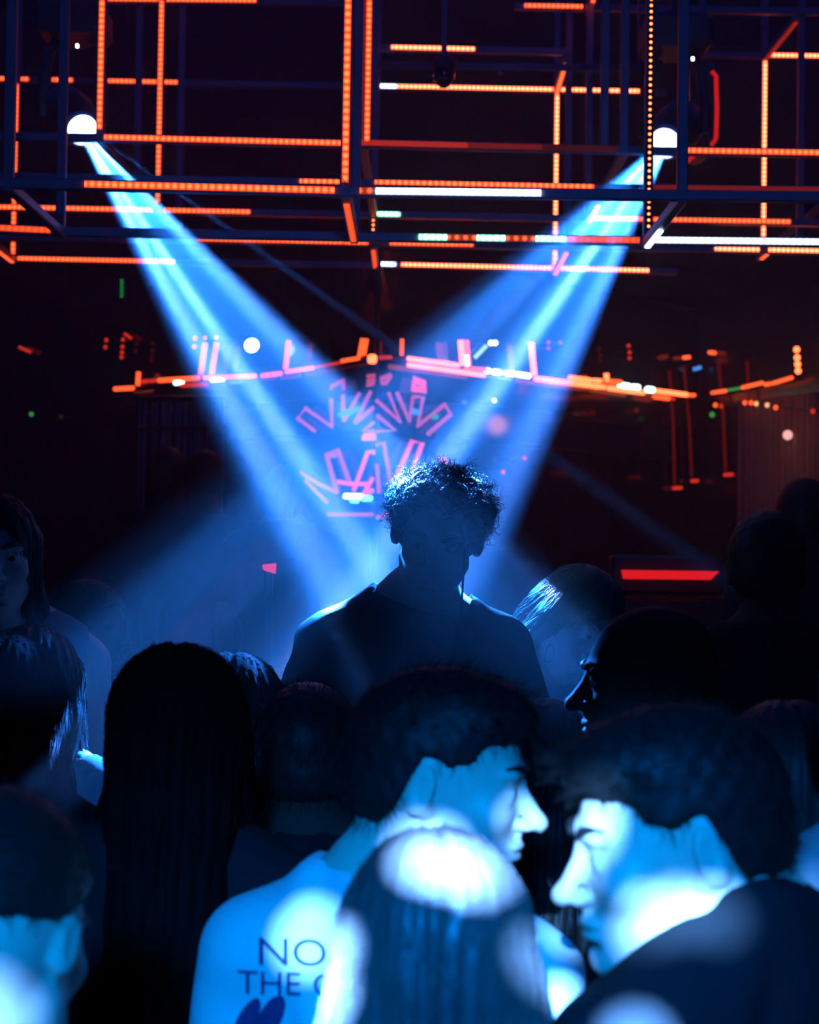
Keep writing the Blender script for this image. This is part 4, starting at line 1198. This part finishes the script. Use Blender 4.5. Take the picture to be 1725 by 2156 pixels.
person('short-haired person at the bottom left corner, back turned, lit neck', (-10, 1960), 1.6, 170, 165, pitch=16, hs=1.0, res=.004, hair='fade', hmat=HAIR_BLACK, hn=1200, top=CLOTH_WHITE, neck='wide', seed=25)

# ---------------------------------------------------------------- what they wear and carry
blond = [o for o in root_info if 'hoop earring' in o['label']][0]
ctr = P(1156, 1376, 3.76)
MB().tube([ctr + Vector((.011 * math.cos(t) + .003 * math.sin(t), .006 * math.cos(t), .020 * math.sin(t))) for t in [i * 2 * PI / 24 for i in range(24)]], .0013, 6, closed=True).build('hoop_earring', mat('metal_silver', (.7, .7, .7), .2, metal=1.0), blond, smooth=True)
info = root_info[dj]; MH = WM[dj] @ info['MH']
PLAST = mat('headphone_plastic', (.012, .012, .013), .35, spec=.5)
e = empty('headphones', None, M=MH.normalized() if hasattr(MH, 'normalized') else MH); tag(e, 'black over-ear headphones with a hanging cable, on the curly-haired man', 'headphones')
hp = MB(); hp.tube([MH @ Vector((.094 * math.cos(t), .008, .02 + .112 * math.sin(t))) for t in [i * PI / 20 for i in range(21)]], .009, 8); hp.build('headband', PLAST, e, smooth=True)
for q in (-1, 1):
    Mx = MH @ Matrix.Translation((q * .078, .008, -.010)) @ Matrix.Rotation(q * PI / 2, 4, 'Y')
    MB().lathe([(.022, .0), (.028, .004), (.029, .010), (.026, .017), (.016, .021), (.004, .022)], 20, Mx).build('ear_cup', PLAST, e, smooth=True)
a = MH @ Vector((.086, .0, -.044))
MB().tube([P(984, 1140, 3.45), P(979, 1160, 3.43), P(976, 1200, 3.41), P(974, 1245, 3.37), P(966, 1330, 3.33), P(950, 1440, 3.30)], .0022, 6).build('cable', PLAST, e, smooth=True)

# printed lettering and marks on the young man's shirt
INK = mat('print_ink', (.02, .03, .10), .8)
sh = root_info[young]['shirt']
dg = None
bv = BVHTree.FromPolygons([sh.matrix_basis @ v.co for v in sh.data.vertices] and [WM[young] @ v.co for v in sh.data.vertices], [tuple(p.vertices) for p in sh.data.polygons])


def press(px, py):
    o = CAM_M.translation; v = (P(px, py, 1) - o).normalized()
    h = bv.ray_cast(o, v)
    if h[0] is None: return None
    n = h[1] if h[1].dot(v) < 0 else -h[1]
    return h[0], n


def press_mesh(name, V2, F2):
    """flat shape given in photograph pixels, laid on the shirt with the thickness of ink"""
    vs, ok = [], {}
    for i, (x, y) in enumerate(V2):
        h = press(x, y)
        if h: ok[i] = len(vs); vs.append(h[0] + h[1] * .0016)
    fs = [tuple(ok[i] for i in f) for f in F2 if all(i in ok for i in f)]
    if not fs: return
    par = list(range(len(vs)))
    def root_of(i):
        while par[i] != i: par[i] = par[par[i]]; i = par[i]
        return i
    for f in fs:
        for i in f[1:]: par[root_of(i)] = root_of(f[0])
    for r_ in sorted({root_of(f[0]) for f in fs}):
        ff = [f for f in fs if root_of(f[0]) == r_]; ids = sorted({i for f in ff for i in f}); mp = {i: k for k, i in enumerate(ids)}
        q = MB(); q.add([vs[i] for i in ids], [tuple(mp[i] for i in f) for f in ff]); q.build(name, INK, sh, smooth=True)


def text_shape(txt):
    cu = bpy.data.curves.new('lettering', 'FONT'); cu.body = txt; cu.size = 1; cu.resolution_u = 6
    o = bpy.data.objects.new('lettering', cu); C.objects.link(o)
    dg = bpy.context.evaluated_depsgraph_get(); me = o.evaluated_get(dg).to_mesh()
    import bmesh
    bm = bmesh.new(); bm.from_mesh(me); bmesh.ops.triangulate(bm, faces=bm.faces[:])
    for _ in range(3):
        ed = [e_ for e_ in bm.edges if e_.calc_length() > .12]
        if ed: bmesh.ops.subdivide_edges(bm, edges=ed, cuts=1); bmesh.ops.triangulate(bm, faces=bm.faces[:])
    vs = [(v.co.x, v.co.y) for v in bm.verts]; fs = [tuple(v.index for v in f.verts) for f in bm.faces]
    bm.verts.index_update(); fs = [tuple(v.index for v in f.verts) for f in bm.faces]; bm.free()
    bpy.data.objects.remove(o); bpy.data.curves.remove(cu)
    return vs, fs


for txt, x0, y0, hgt, wsc, ang in (('NO M', 540, 2030, 58, 1.15, 2), ('THE O', 500, 2090, 50, 1.05, 3)):
    vs, fs = text_shape(txt); ca, sa = math.cos(R(ang)), math.sin(R(ang))
    k = hgt / .7
    press_mesh('printed_letter', [(x0 + (x * ca * wsc - y * sa * 0) * k, y0 - y * k + x * sa * k * wsc) for x, y in vs], fs)
for (cx_, cy_, ra, rb, an) in ((520, 2150, 20, 55, 28), (570, 2145, 24, 55, 28)):
    vs = [(cx_, cy_)]; n = 28; fs = []
    for rr in (.5, 1.0):
        for i in range(n):
            t = 2 * PI * i / n; x, y = ra * rr * math.cos(t), rb * rr * math.sin(t); a_ = R(an)
            vs.append((cx_ + x * math.cos(a_) - y * math.sin(a_), cy_ + x * math.sin(a_) + y * math.cos(a_)))
    fs += [(0, 1 + i, 1 + (i + 1) % n) for i in range(n)] + [(1 + i, 1 + n + i, 1 + n + (i + 1) % n, 1 + (i + 1) % n) for i in range(n)]
    press_mesh('printed_oval', vs, fs)

# ---------------------------------------------------------------- haze over the stage
m = bpy.data.materials.new('haze_air'); m.use_nodes = True; nt = m.node_tree; nt.nodes.clear()
out = nt.nodes.new('ShaderNodeOutputMaterial'); vs_ = nt.nodes.new('ShaderNodeVolumeScatter')
vs_.inputs['Color'].default_value = (1, 1, 1, 1); vs_.inputs['Density'].default_value = .020; vs_.inputs['Anisotropy'].default_value = .35
nt.links.new(vs_.outputs[0], out.inputs['Volume'])
m.cycles.volume_sampling = 'EQUIANGULAR'; m.cycles.homogeneous_volume = True
q = MB(); q.box((RX0 + .02, 2.72, .02), (RX1 - .02, RY1 - .02, RZ - .02))
o = q.build('haze', m); o['kind'] = 'stuff'; o['label'] = 'thin stage haze that shows the blue beams'; o['category'] = 'haze'
